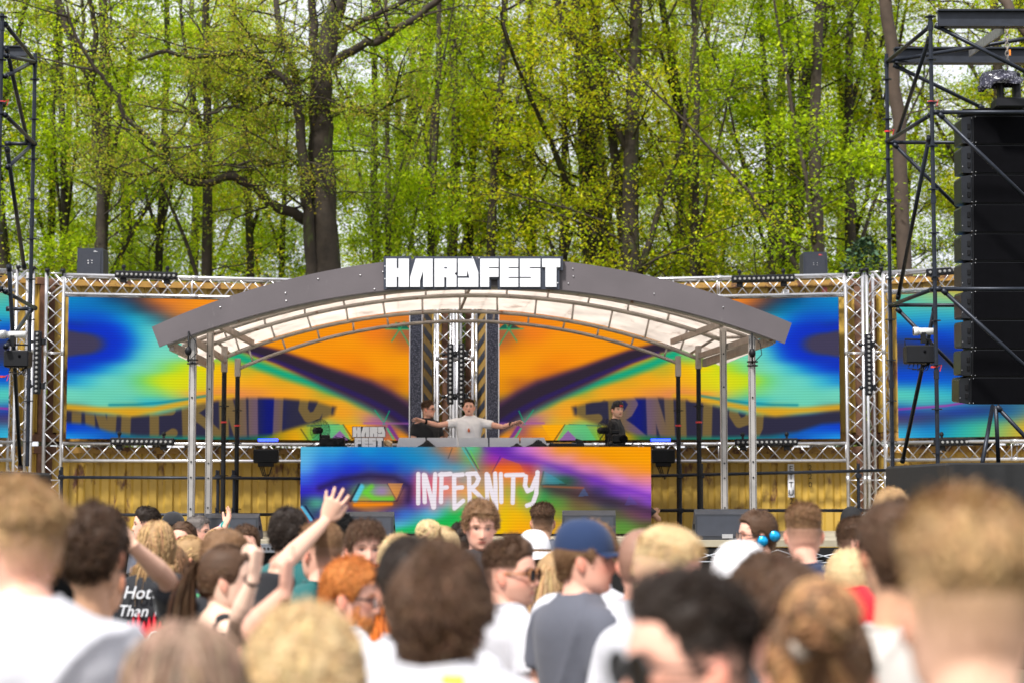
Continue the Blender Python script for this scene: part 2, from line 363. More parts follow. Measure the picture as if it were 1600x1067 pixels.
# ---------------------------------------------------------------- screen pictures (colours computed point by point)
def smooth(x, a, b): t = np.clip((x - a) / (b - a), 0, 1); return t * t * (3 - 2 * t)
def blur(C, sx=9, sy=4.5):
    for ax, s_ in ((1, sx), (0, sy)):
        r = int(s_ * 2.5); k = np.exp(-.5 * (np.arange(-r, r + 1) / s_) ** 2); k /= k.sum(); P_ = np.pad(C, [(r, r) if a == ax else (0, 0) for a in range(3)], mode='edge')
        C = sum(k[i] * (P_[:, i:i + C.shape[1]] if ax else P_[i:i + C.shape[0]]) for i in range(2 * r + 1))
    return C
def shep(X, Y, pts, p=2.2, ay=1.6):
    num = np.zeros(X.shape + (3,)); den = np.zeros(X.shape)
    for (x, y, r, g_, b) in pts:
        w = 1 / (((X - x) ** 2 + (ay * (Y - y)) ** 2) / 900 + .25) ** p; den += w; num += w[..., None] * np.array((r, g_, b))
    return blur(num / den[..., None])
def segd(X, Y, P):
    d = np.full(X.shape, 1e9)
    for (x0, y0), (x1, y1) in zip(P[:-1], P[1:]):
        dx, dy = x1 - x0, y1 - y0; t = np.clip(((X - x0) * dx + (Y - y0) * dy) / (dx * dx + dy * dy + 1e-9), 0, 1)
        d = np.minimum(d, np.hypot(X - x0 - t * dx, Y - y0 - t * dy))
    return d
def inpoly(X, Y, P):
    r = np.zeros(X.shape, bool); n = len(P)
    for i in range(n):
        x0, y0 = P[i]; x1, y1 = P[(i + 1) % n]
        if y0 == y1: continue
        r ^= ((y0 > Y) != (y1 > Y)) & (X < (x1 - x0) * (Y - y0) / (y1 - y0) + x0)
    return r
def over(C, A, col): return C * (1 - A[..., None]) + np.array(col, float) * A[..., None]
def stroke(C, X, Y, P, w, soft, col, a=1): return over(C, a * (1 - smooth(segd(X, Y, P), w - soft / 2, w + soft / 2)), col)
def strokev(C, X, Y, P, soft, col, a=1):
    best = np.full(X.shape, 9.)
    for (x0, y0, w0), (x1, y1, w1) in zip(P[:-1], P[1:]):
        dx, dy = x1 - x0, y1 - y0; t = np.clip(((X - x0) * dx + (Y - y0) * dy) / (dx * dx + dy * dy), 0, 1); best = np.minimum(best, np.hypot(X - x0 - t * dx, Y - y0 - t * dy) / (w0 + (w1 - w0) * t))
    return over(C, a * (1 - smooth(best, 1 - soft, 1 + soft)), col)
def tri(C, X, Y, P, col, a=1, edge=None):
    C = over(C, inpoly(X, Y, P) * float(a), col)
    if edge: C = stroke(C, X, Y, list(P) + [P[0]], 1.6, 3, edge)
    return C
INF = [[(543, 285), (543, 410)], [(567, 288), (572, 405)], [(573, 290), (590, 350), (610, 428)], [(617, 286), (612, 428)], [(645, 285), (643, 405)], [(638, 288), (684, 284)], [(645, 345), (668, 342)],
       [(700, 290), (702, 430)], [(700, 290), (738, 287)], [(700, 345), (735, 342)], [(702, 432), (740, 400)], [(765, 288), (770, 425)], [(757, 285), (795, 282), (808, 305), (798, 328), (775, 348)], [(775, 345), (805, 372), (832, 402)],
       [(843, 285), (846, 405)], [(848, 290), (862, 350), (882, 430)], [(880, 283), (885, 435)], [(905, 285), (907, 405)], [(928, 290), (1003, 288)], [(960, 290), (957, 408)],
       [(1015, 295), (1011, 335), (1022, 358), (1040, 350), (1060, 300)], [(1066, 277), (1060, 370), (1045, 412), (1020, 420)]]
def half_screen(mirror):
    nx, ny = 470, 200
    cx = np.linspace(8, 1598, nx); cy = np.linspace(42, 708, ny); X, Y = np.meshgrid(cx, cy)
    P = []
    def row(y, *a):
        for x, c in a: P.append((x, y, *c))
    row(45, (20, (0, 140, 200)), (120, (0, 120, 190)), (200, (10, 80, 130)), (270, (50, 60, 90)), (330, (90, 60, 60)), (390, (200, 110, 50)), (450, (255, 140, 30)), (600, (255, 150, 20)), (700, (255, 150, 20)), (850, (255, 150, 10)), (1050, (255, 150, 10)), (1300, (255, 150, 10)), (1550, (240, 130, 20)))
    row(90, (20, (0, 120, 200)), (100, (0, 115, 195)), (200, (0, 120, 180)), (270, (20, 110, 150)), (330, (50, 70, 90)), (400, (110, 70, 70)), (460, (190, 110, 60)), (520, (240, 140, 40)), (640, (255, 150, 20)), (800, (255, 150, 10)), (1000, (255, 155, 0)), (1200, (255, 155, 0)), (1400, (250, 140, 10)), (1590, (230, 130, 40)))
    row(140, (20, (0, 90, 210)), (100, (0, 80, 210)), (180, (0, 90, 210)), (250, (0, 140, 210)), (320, (40, 180, 200)), (400, (50, 130, 150)), (450, (100, 90, 90)), (560, (150, 100, 70)), (700, (240, 150, 20)), (900, (255, 155, 0)), (1150, (255, 155, 0)))
    row(190, (20, (30, 40, 110)), (80, (10, 50, 160)), (150, (0, 50, 190)), (220, (0, 60, 220)), (280, (0, 130, 220)), (340, (70, 200, 205)), (420, (100, 210, 200)), (550, (90, 150, 140)), (680, (130, 100, 80)), (800, (200, 130, 40)), (1000, (255, 160, 0)), (1200, (255, 150, 0)), (1450, (250, 130, 20)), (1580, (180, 110, 70)))
    row(250, (20, (68, 62, 88)), (90, (68, 60, 85)), (150, (55, 55, 100)), (190, (10, 40, 160)), (230, (0, 50, 215)), (280, (0, 110, 225)), (330, (50, 180, 215)), (400, (110, 220, 205)), (470, (115, 215, 195)), (540, (120, 215, 190)), (660, (90, 190, 160)), (960, (250, 150, 0)), (1100, (255, 155, 0)), (1300, (255, 155, 0)), (1500, (255, 150, 0)), (1590, (235, 130, 30)))
    row(310, (20, (65, 60, 90)), (90, (40, 50, 120)), (150, (0, 40, 180)), (210, (0, 60, 220)), (260, (0, 120, 220)), (320, (80, 200, 210)), (400, (120, 225, 200)), (480, (130, 225, 190)), (550, (115, 215, 160)), (620, (150, 220, 90)), (700, (120, 200, 110)), (1150, (255, 150, 0)), (1300, (255, 145, 0)), (1450, (255, 155, 0)), (1590, (255, 160, 0)))
    row(370, (20, (0, 50, 190)), (80, (0, 60, 215)), (150, (0, 120, 220)), (220, (60, 190, 215)), (300, (110, 220, 205)), (380, (125, 220, 180)), (430, (125, 220, 130)), (500, (170, 225, 50)), (560, (220, 225, 10)), (630, (250, 215, 0)), (720, (255, 190, 0)), (820, (200, 180, 40)), (1350, (240, 130, 10)), (1500, (255, 155, 0)), (1590, (255, 160, 0)))
    row(430, (20, (20, 140, 220)), (90, (60, 190, 215)), (180, (110, 220, 200)), (270, (110, 215, 185)), (340, (115, 215, 110)), (400, (160, 225, 60)), (460, (225, 230, 10)), (530, (255, 225, 0)), (640, (255, 190, 10)), (760, (255, 180, 30)), (880, (255, 175, 20)), (980, (230, 170, 30)), (1500, (200, 110, 30)), (1590, (240, 150, 0)))
    row(490, (20, (115, 220, 195)), (150, (110, 215, 185)), (280, (115, 218, 185)), (380, (130, 220, 130)), (480, (190, 220, 70)), (560, (240, 190, 60)), (640, (245, 150, 60)), (760, (235, 140, 80)), (880, (240, 150, 60)), (980, (255, 165, 30)), (1100, (245, 170, 30)), (1200, (180, 170, 50)))
    row(530, (20, (115, 215, 185)), (150, (110, 215, 185)), (270, (100, 210, 190)), (370, (50, 190, 210)), (450, (60, 180, 190)), (540, (110, 170, 140)), (620, (235, 170, 40)), (760, (235, 140, 80)), (1000, (250, 160, 30)), (1200, (255, 165, 20)), (1300, (240, 170, 40)), (1400, (120, 180, 60)))
    row(580, (20, (80, 60, 60)), (300, (225, 165, 30)), (1290, (250, 160, 30)), (1380, (230, 150, 80)), (1480, (140, 180, 80)), (1590, (20, 40, 70)))
    row(610, (1300, (245, 165, 30)), (1340, (200, 180, 60)), (1400, (190, 120, 140)), (1450, (150, 80, 160)), (1520, (230, 130, 70)), (1590, (0, 140, 130)))
    row(660, (20, (0, 60, 210)), (100, (0, 70, 200)), (1230, (110, 200, 120)), (1310, (255, 170, 0)), (1420, (255, 165, 0)), (1500, (120, 60, 140)), (1560, (255, 160, 20)))
    row(700, (20, (30, 160, 230)), (100, (20, 130, 220)), (200, (10, 90, 190)), (300, (20, 110, 130)), (500, (20, 130, 120)), (700, (30, 120, 90)), (800, (20, 80, 100)), (900, (30, 110, 70)), (1000, (200, 150, 10)), (1080, (255, 170, 0)), (1150, (60, 190, 90)), (1230, (140, 80, 140)), (1330, (255, 165, 0)), (1450, (200, 110, 60)), (1590, (255, 165, 0)))
    C = shep(X, Y, P)
    el_ = np.hypot((X + 10) / 195, (Y - 262) / (62 + .12 * np.abs(X - 60))); C = over(C, .85 * (1 - smooth(el_, 1.0, 1.9)), (0, 48, 205)); C = over(C, 1 - smooth(el_, .72, 1.12), (66, 60, 88))
    eg = np.hypot((X - 640) / 250, (Y - 430) / 48); C = over(C, .6 * (1 - smooth(eg, .7, 1.3)) * (X < 640), (215, 228, 20))
    # gold edge and the dark wave with the big letters in it
    C = stroke(C, X, Y, [(0, 560), (150, 572), (300, 578), (400, 568), (500, 545), (620, 515), (760, 500)], 14, 26, (228, 168, 30), .9)
    C = stroke(C, X, Y, [(200, 548), (320, 545), (430, 535), (560, 515), (640, 500)], 5, 16, (0, 130, 150), .8)
    band = [(-40, 575), (150, 592), (300, 602), (420, 590), (520, 565), (620, 535), (720, 515), (850, 505), (1000, 508), (1150, 520), (1245, 548), (1235, 585), (1160, 620), (1070, 645), (940, 685), (800, 697), (500, 697), (330, 692), (200, 675), (90, 640), (-40, 628)]
    dd = segd(X, Y, band + [band[0]]); ins = inpoly(X, Y, band); A = np.where(ins, smooth(dd, -12, 16), 1 - smooth(dd, -16, 12) * 1.0) 
    A = smooth(np.where(ins, dd, -dd), -14, 16)
    D = over(np.broadcast_to(np.array((44, 42, 66.)), C.shape).copy(), np.exp(-((X - 935) / 55) ** 2), (8, 20, 115))
    # letters
    T = np.zeros(X.shape)
    for s_ in INF:
        if not mirror: q = [((x - 535) / (1072 - 535) * 1190 + 35, (y - 285) / 130 * 235 + (470 + 0 * x)) for x, y in s_]
        else: q = [((x - 535) / (1072 - 535) * 1230 + 25, (y - 285) / 130 * 235 + 500) for x, y in s_]
        if mirror: q = [(1606 - x, y) for x, y in q]      # letters stay readable in the mirrored half
        T = np.maximum(T, 1 - smooth(segd(X, Y, q), 18, 25))
    lc = over(np.broadcast_to(np.array((138, 112, 54.)), C.shape).copy(), np.exp(-((X - (900 if not mirror else 905)) / 90) ** 2), (128, 98, 118))
    D = D * (1 - T[..., None] * .8) + lc * T[..., None] * .8
    C = C * (1 - A[..., None]) + D * A[..., None]
    # diagonal dark ribbon with its teal border
    C = stroke(C, X, Y, [(760, 300), (880, 350), (1000, 392), (1150, 438), (1300, 492), (1440, 556), (1540, 612), (1620, 665)], 20, 44, (0, 168, 132), .95)
    RB = [(560, 250, 6), (700, 254, 10), (850, 272, 20), (970, 308, 26), (1080, 352, 32), (1190, 398, 38), (1290, 436, 44), (1390, 474, 50), (1480, 520, 50), (1560, 575, 50), (1650, 650, 50)]
    for k, col, a in ((1.45, (110, 55, 70), .6), (1.15, (66, 36, 70), .85), (.85, (46, 34, 50), 1)): C = strokev(C, X, Y, [(x, y, w * k) for x, y, w in RB], .32, col, a)
    C = strokev(C, X, Y, [(840, 292, 8), (980, 336, 10), (1120, 392, 10), (1260, 450, 10), (1400, 512, 12), (1520, 575, 14), (1640, 660, 16)], .7, (44, 26, 110), .6)
    C = over(C, .55 * np.exp(-(((X - 1590) / 110) ** 2 + ((Y - 210) / 60) ** 2)), (150, 85, 50))
    # facets
    for a_, b_, c_ in (((1430, 560), (1480, 632), (0, 170, 120)), ((1500, 565), (1470, 632), (0, 170, 120)), ((1280, 632), (1335, 715), (40, 60, 40)), ((1260, 632), (1110, 640), (30, 90, 90)), ((1080, 655), (1120, 715), (30, 40, 40))):
        C = stroke(C, X, Y, [a_, b_], 2.2, 5, c_, .9)
    C = tri(C, X, Y, [(1285, 634), (1390, 634), (1340, 712)], (255, 172, 0))
    C = tri(C, X, Y, [(1180, 634), (1278, 634), (1320, 712), (1130, 712)], (90, 200, 130), .7); C = tri(C, X, Y, [(1215, 712), (1265, 660), (1310, 712)], (150, 80, 170), .8)
    C = stroke(C, X, Y, [(1380, 625), (1600, 625)], 5, 10, (160, 90, 160), .7)
    C = stroke(C, X, Y, [(1500, 640), (1540, 700)], 8, 12, (110, 40, 150), .8); C = stroke(C, X, Y, [(1490, 650), (1520, 700)], 4, 6, (60, 190, 130), .9)
    C = tri(C, X, Y, [(1490, 165), (1560, 165), (1545, 130)], (30, 50, 60), .8); C = tri(C, X, Y, [(1560, 130), (1600, 165), (1560, 165)], (0, 90, 80), .9)
    for a_, b_ in (((1530, 135), (1600, 250)), ((1510, 225), (1570, 130)), ((1480, 165), (1600, 165))): C = stroke(C, X, Y, [a_, b_], 3, 6, (30, 170, 110), .85)
    rgb = np.clip(C, 0, 255) / 255; rgb = np.where(rgb <= .04045, rgb / 12.92, ((rgb + .055) / 1.055) ** 2.4)
    return rgb
def screen_obj(rgb, p_bl, p_br, z0, z1, name='led_picture', parent=None, thick=.09):
    ny, nx, _ = rgb.shape; a, b = Vector(p_bl), Vector(p_br)
    u = np.linspace(0, 1, nx); w = np.linspace(z1, z0, ny)
    X = a.x + (b.x - a.x) * u; Y = a.y + (b.y - a.y) * u
    V = np.zeros((ny, nx, 3)); V[..., 0] = X; V[..., 1] = Y; V[..., 2] = w[:, None]
    idx = np.arange(nx * ny).reshape(ny, nx); F_ = np.stack([idx[1:, :-1], idx[1:, 1:], idx[:-1, 1:], idx[:-1, :-1]], -1).reshape(-1, 4)
    m = MB(); m.v = [V.reshape(-1, 3)]; m.f = F_.tolist(); m.n = nx * ny; m.c = [rgb.reshape(-1, 3)]
    return m.build(name, LEDM, parent)
LEDM = led_mat()
def screen_thing(lab, rgb, a, b, z0, z1, name='led_screen'):
    a_, d, n = wall_frame(a, b); t = thing(name, lab, 'screen', (a.x, a.y, 0 if False else z0)); 
    screen_obj(rgb, a, b, z0, z1, 'screen_picture', t)
    m = MB(); A, B = Vector((a.x, a.y, 0)), Vector((b.x, b.y, 0)); mid = (A + B) / 2 - n * .055; m.bar(A - n * .055 + Vector((0, 0, (z0 + z1) / 2)), B - n * .055 + Vector((0, 0, (z0 + z1) / 2)), .1, z1 - z0); m.build('screen_cabinet', BLKPL, t)
    return t
LA, LB = at(103, 700, 30.0), at(640, 700, 31.2); RA, RB = at(779, 700, 31.2), at(1313, 700, 30.05)
def zt(px, y, Y): return at(px, y, Y).z
hsL = half_screen(False); hsR = half_screen(True)[:, ::-1]
screen_thing('left half of the backdrop screen, colourful swirl turning blue at its left edge', hsL, LA, LB, 2.70, 4.915)
screen_thing('right half of the backdrop screen, colourful swirl turning blue at its right edge', hsR, RA, RB, 2.70, 4.915)
def side_screen(flip):
    nx, ny = 160, 160; X, Y = np.meshgrid(np.linspace(0, 460, nx), np.linspace(0, 230, ny))
    P = [(5, 30, 60, 190, 190), (80, 5, 120, 210, 170), (40, 45, 40, 160, 210), (120, 30, 60, 190, 190), (160, 5, 240, 190, 40), (90, 0, 240, 170, 40), (200, 15, 255, 170, 20), (60, 70, 0, 60, 200), (130, 60, 10, 110, 210), (10, 55, 10, 80, 200), (5, 85, 60, 58, 80), (60, 100, 60, 58, 80), (90, 90, 0, 50, 170), (30, 135, 0, 70, 210), (120, 120, 50, 55, 85), (90, 135, 0, 90, 215), (20, 160, 90, 215, 190), (80, 160, 50, 180, 210), (130, 150, 0, 90, 210), (40, 175, 100, 215, 180), (110, 170, 80, 210, 180), (200, 100, 0, 90, 210), (230, 60, 255, 170, 20), (300, 80, 255, 180, 0), (400, 60, 255, 150, 0), (250, 150, 60, 190, 190), (350, 150, 240, 200, 20), (430, 150, 90, 200, 120), (20, 188, 10, 50, 190), (10, 200, 90, 60, 90), (100, 186, 20, 50, 190), (60, 200, 60, 58, 80), (140, 190, 50, 50, 90), (10, 222, 60, 190, 220), (60, 215, 0, 100, 210), (100, 220, 50, 190, 170), (150, 210, 60, 200, 150), (190, 215, 230, 180, 40), (170, 200, 0, 100, 190), (260, 215, 255, 170, 20), (400, 215, 240, 140, 60)]
    C = shep(X, Y, P, p=2.4, ay=2.2); C = stroke(C, X, Y, [(0, 184), (80, 180), (150, 170)], 1.5, 4, (190, 40, 160), .8)
    rgb = np.clip(C, 0, 255) / 255; rgb = rgb ** 2.2
    return rgb[:, ::-1] if flip else rgb
a_, b_ = at(1404, 700, 29.7), at(1870, 700, 27.35); screen_thing('far right side screen glowing blue and turquoise behind the scaffold tower', side_screen(False), a_, b_, 2.7, 4.915)
a_, b_ = at(-440, 700, 27.15), at(12, 700, 29.5); screen_thing('far left side screen, a sliver of turquoise at the photo edge', side_screen(True), a_, b_, 2.7, 4.915)

# centre columns: tread-plate strips and hazard-striped panels
TREAD = mat('dark_tread_plate', (.03, .032, .05), .4, metal=.4, var=.3, scale=40)
def tread_mat():
    m = TREAD; t = m.node_tree; N = t.nodes; b = N['Principled BSDF']; tc = N.new('ShaderNodeTexCoord'); ck = N.new('ShaderNodeTexVoronoi'); ck.inputs['Scale'].default_value = 55
    t.links.new(tc.outputs['Object'], ck.inputs['Vector']); r = N.new('ShaderNodeValToRGB'); r.color_ramp.elements[0].position = .3; r.color_ramp.elements[0].color = (.09, .09, .12, 1); r.color_ramp.elements[1].position = .42; r.color_ramp.elements[1].color = (.008, .009, .018, 1)
    t.links.new(ck.outputs['Distance'], r.inputs[0]); t.links.new(r.outputs[0], b.inputs['Base Color'])
tread_mat()
HAZ = mat('amber_hazard_panel', (.28, .17, .04), .6, var=.2)
for x0, x1, hx0, hx1, nm in ((640.5, 658.5, 660, 673, 'left'), (760.5, 778.5, 747, 759, 'right')):
    t = thing('hazard_column', f'dark tread-plate column with hazard stripes {nm} of the central trusses', 'column', at((x0 + x1) / 2, 700, 31.2))
    p, q = at(x0, 700, 31.2), at(x1, 700, 31.2); m = MB(); m.bar(Vector((p.x, 31.2, 3.7)), Vector((q.x, 31.2, 3.7)), .08, 2.4); m.build('tread_plate', TREAD, t)
    m = MB(); 
    for xx in (p.x - .008, q.x + .008): m.box((xx, 31.17, 3.7), (.014, .05, 2.4))
    build_split(m, 'edge_trim', ALU, t)
    h0, h1 = at(hx0, 700, 31.2), at(hx1, 700, 31.5 if nm == 'left' else 31.2); hy0, hy1 = (31.2, 31.5) if nm == 'left' else (31.5, 31.2)
    A, B = Vector((h0.x, hy0, 0)), Vector((h1.x, hy1, 0)); d = (B - A).normalized(); w = (B - A).length; n = Vector((d.y, -d.x, 0))
    m = MB(); m.bar(A + Vector((0, 0, 3.7)), B + Vector((0, 0, 3.7)), .03, 2.4); m.build('striped_panel', HAZ, t)
    m = MB(); sg = 1 if nm == 'left' else -1
    for k in range(9):
        z = 2.55 + k * .27; pl = [(0, z), (w, z - .10 * sg), (w, z + .05 - .10 * sg), (0, z + .05)] if False else [(0, z + .0), (w, z - sg * .16), (w, z - sg * .16 + .12), (0, z + .12)]
        m.prism(pl, A, d, (0, 0, 1), n, .016, .022)
    build_split(m, 'hazard_stripe', NAVY, t)

# ---------------------------------------------------------------- DJ booth
def booth_picture():
    nx, ny = 560, 140; cx = np.linspace(13, 1578, nx); cy = np.linspace(25, 405, ny); X, Y = np.meshgrid(cx, cy); P = []
    def row(y, s_):
        for a in s_.split(';'):
            v = [float(k) for k in a.replace(':', ',').split(',')]; P.append((v[0], y, v[1], v[2], v[3]))
    row(35, '30:90,190,225;150:50,165,220;300:20,150,215;450:20,140,200;560:60,140,180;640:150,120,100;700:230,130,60;760:60,190,200;800:110,200,80;860:130,40,180;930:90,40,170;1000:190,110,220;1050:230,130,200;1110:250,150,140;1180:255,160,30;1300:255,165,0;1400:255,165,0;1560:255,160,0')
    row(80, '30:100,190,235;120:50,140,225;250:30,110,220;400:20,120,210;520:20,140,200;620:60,140,190;700:150,110,110;780:110,190,90;850:170,60,160;900:150,40,190;960:110,60,170;1030:130,60,190;1100:220,120,200;1200:245,150,160;1280:255,150,60;1400:255,160,0;1480:255,165,0;1560:255,165,0')
    row(120, '30:90,170,240;120:40,80,225;250:30,50,210;400:20,60,205;500:40,110,200;600:50,160,215;700:60,160,200;760:120,160,160;830:160,110,80;900:240,90,10;960:250,110,20;1030:200,60,60;1100:110,110,180;1200:150,80,200;1280:230,130,200;1380:250,150,140;1480:255,150,60;1570:255,155,20')
    row(170, '30:60,100,225;100:50,50,210;200:40,40,170;280:70,60,110;380:90,60,90;450:80,70,120;500:60,60,160;560:200,60,120;650:230,120,130;760:150,160,150;850:160,150,110;950:220,150,60;1050:230,110,50;1120:70,150,160;1200:30,90,60;1260:90,70,110;1330:140,70,200;1430:220,130,210;1560:240,140,150')
    row(220, '30:50,40,200;100:70,40,180;200:60,40,100;300:100,210,90;370:140,130,170;420:220,140,60;480:110,70,80;510:60,40,150;560:220,50,90;660:235,130,110;760:240,170,80;900:190,170,60;1000:110,190,60;1080:40,170,90;1150:90,90,70;1250:100,70,70;1340:60,50,100;1420:120,60,190;1500:170,90,220;1570:200,110,220')
    row(270, '30:40,50,90;80:90,200,150;180:60,40,110;280:240,140,30;380:200,110,40;450:100,60,60;520:70,50,170;600:160,130,190;700:160,190,200;800:150,200,90;900:230,190,30;1000:190,190,50;1060:30,180,80;1150:90,150,60;1250:110,90,60;1400:60,60,80;1500:100,60,130;1570:130,70,190')
    row(320, '30:100,150,210;60:30,60,60;120:80,70,160;250:60,50,90;420:70,60,140;470:60,120,220;600:90,190,230;700:30,190,90;780:70,200,80;880:240,200,10;980:255,190,10;1080:200,170,40;1180:130,150,60;1300:120,110,60;1420:90,90,60;1500:110,70,80;1570:110,60,110')
    row(370, '30:110,60,160;150:120,80,180;300:80,100,200;450:90,190,220;550:60,190,160;620:30,190,70;720:40,190,80;800:200,200,20;900:255,200,0;1000:255,180,10;1100:250,170,40;1200:200,160,50;1350:120,160,60;1450:90,150,60;1570:90,90,50')
    row(405, '100:110,70,170;300:60,150,220;470:40,190,120;600:60,200,80;800:240,200,0;1000:255,170,20;1300:200,160,50;1500:110,150,60')
    C = shep(X, Y, P, p=2.0, ay=1.5)
    C = stroke(C, X, Y, [(100, 205), (200, 168), (320, 152), (430, 160), (500, 200), (495, 260)], 10, 40, (40, 28, 60), .75)
    C = stroke(C, X, Y, [(840, 30), (960, 70), (1100, 95), (1260, 150), (1400, 195), (1590, 245)], 8, 44, (100, 40, 180), .6)
    C = stroke(C, X, Y, [(1100, 200), (1250, 235), (1400, 265), (1590, 310)], 14, 50, (56, 40, 50), .65)
    C = tri(C, X, Y, [(272, 190), (400, 188), (440, 262), (240, 262)], (110, 205, 110), .25); C = stroke(C, X, Y, [(285, 200), (258, 255)], 12, 14, (90, 205, 240), .9); C = stroke(C, X, Y, [(330, 200), (305, 225), (340, 250), (420, 252)], 11, 18, (110, 215, 50), .8)
    C = over(C, .8 * np.exp(-(((X - 375) / 34) ** 2 + ((Y - 218) / 22) ** 2)), (165, 130, 185))
    C = tri(C, X, Y, [(402, 186), (470, 186), (440, 258)], (245, 165, 70), .6)
    C = stroke(C, X, Y, [(236, 263), (444, 263)], 1.6, 4, (20, 20, 60), .7); C = stroke(C, X, Y, [(255, 280), (420, 275)], 7, 12, (250, 140, 20), .9); C = stroke(C, X, Y, [(400, 186), (445, 262), (475, 200)], 1.2, 4, (50, 30, 60), .7); C = stroke(C, X, Y, [(275, 190), (236, 262)], 4, 10, (15, 20, 50), .8)
    C = stroke(C, X, Y, [(20, 290), (62, 345)], 7, 8, (100, 200, 240), .9); C = stroke(C, X, Y, [(36, 285), (76, 345)], 3, 4, (10, 20, 60)); C = stroke(C, X, Y, [(14, 296), (48, 350)], 3, 5, (240, 120, 30), .9)
    for a, b, c in (((735, 28), (800, 132), (40, 190, 220)), ((748, 28), (812, 132), (15, 30, 60)), ((690, 30), (672, 75), (60, 60, 60)), ((905, 68), (868, 138), (60, 40, 110)), ((770, 40), (808, 120), (110, 220, 60))): C = stroke(C, X, Y, [a, b], 1.8, 5, c, .7)
    C = tri(C, X, Y, [(912, 72), (992, 100), (1012, 138), (872, 138)], (252, 110, 10), .45)
    C = tri(C, X, Y, [(1100, 130), (1195, 185), (1085, 190)], (60, 170, 200), .35); C = stroke(C, X, Y, [(1085, 191), (1200, 190)], 1.5, 4, (20, 30, 60), .6); C = stroke(C, X, Y, [(1098, 134), (1085, 190)], 3, 8, (20, 70, 60), .6)
    C = tri(C, X, Y, [(1278, 202), (1300, 240), (1252, 242)], (70, 120, 190), .4); C = tri(C, X, Y, [(1480, 235), (1520, 278), (1460, 280)], (90, 90, 180), .3); C = stroke(C, X, Y, [(1100, 198), (1275, 205)], 4, 10, (190, 100, 60), .6)
    C = stroke(C, X, Y, [(450, 400), (600, 372), (740, 320), (830, 280)], 16, 34, (20, 188, 80), .7)
    G = np.zeros(X.shape); T = np.zeros(X.shape)
    for s_ in INF:
        q = [((x - 26) * 1.0185 + 14 - 2, (y - 165) * 1.0185 + 22) for x, y in s_]
        d = segd(X, Y, q); T = np.maximum(T, 1 - smooth(d, 8.2, 11)); G = np.maximum(G, np.exp(-(d / 26) ** 2))
    C = over(C, G * .35, (255, 150, 120)); C = over(C, T, (246, 236, 244))
    rgb = np.clip(C, 0, 255) / 255; return np.where(rgb <= .04045, rgb / 12.92, ((rgb + .055) / 1.055) ** 2.4)
BY = 27.0
bl, br = at(470, 700, BY), at(1017, 700, BY)
bt = thing('dj_booth', 'long booth fronted by a bright screen with INFERNITY lettering', 'booth', ((bl.x + br.x) / 2, BY, FLZ))
screen_obj(booth_picture(), (bl.x, BY, 0), (br.x, BY + .0, 0), FLZ + .03, at(740, 697.5, BY).z, 'screen_picture', bt)
BZ = at(740, 697.5, BY).z
m = MB(); m.box(((bl.x + br.x) / 2, BY + .07, (FLZ + BZ) / 2 + .01), (br.x - bl.x, .12, BZ - FLZ - .04)); m.build('screen_cabinet', BLKPL, bt)
m = MB(); m.box(((bl.x + br.x) / 2, BY + .52, BZ - .06), (br.x - bl.x - .04, .76, .05)); m.build('table_top', BLK, bt)
for x in (bl.x + .1, (bl.x + br.x) / 2, br.x - .1):
    m = MB(); m.box((x, BY + .82, (FLZ + BZ) / 2 - .04), (.06, .06, BZ - FLZ - .1)); m.build('leg', BLK, bt)
m = MB(); m.box(((bl.x + br.x) / 2 + .1, 28.35, FLZ + .09), (4.2, 1.4, .18)); m.build('riser', BLK, bt)

# five light grey panels (laptop-stand shields) along the booth top, dark cloths, small sign, fans
GP = mat('light_grey_panel', (.50, .50, .54), .5, var=.05)
pn = ['leftmost', 'second from left', 'middle', 'fourth from left', 'rightmost']
for i, (x0, x1) in enumerate(((619, 665.5), (667, 714), (716.5, 763), (765, 812), (813.5, 858))):
    p, q = at(x0, 700, BY + .12), at(x1, 700, BY + .12); z1 = at(700, 680, BY + .12).z
    m = MB(); pl = [(0, 0), (q.x - p.x, 0), (q.x - p.x - (.07 if i == 4 else .01), z1 - BZ), (.04 if i == 0 else 0, z1 - BZ)]
    m.prism(pl, (p.x, BY + .12, BZ - .03), (1, 0, 0), (0, 0, 1), (0, 1, 0), 0, .015); m.prism([(0, 0), (q.x - p.x, 0), (q.x - p.x, .02), (0, .02)], (p.x, BY + .12, BZ - .033), (1, 0, 0), (0, 1, 0), (0, 0, 1), 0, .012) if False else None
    m.box(((p.x + q.x) / 2, BY + .25, BZ + .03), (q.x - p.x - .06, .22, .03))
    tag(m.build('shield_panel', GP, base=((p.x + q.x) / 2, BY + .12, BZ)), f'{pn[i]} of the five light grey panels standing on the booth top', 'panel', 'grey panels on the booth')
CL = mat('black_cover_cloth', (.01, .01, .012), .9, bump=.3, bscale=20)
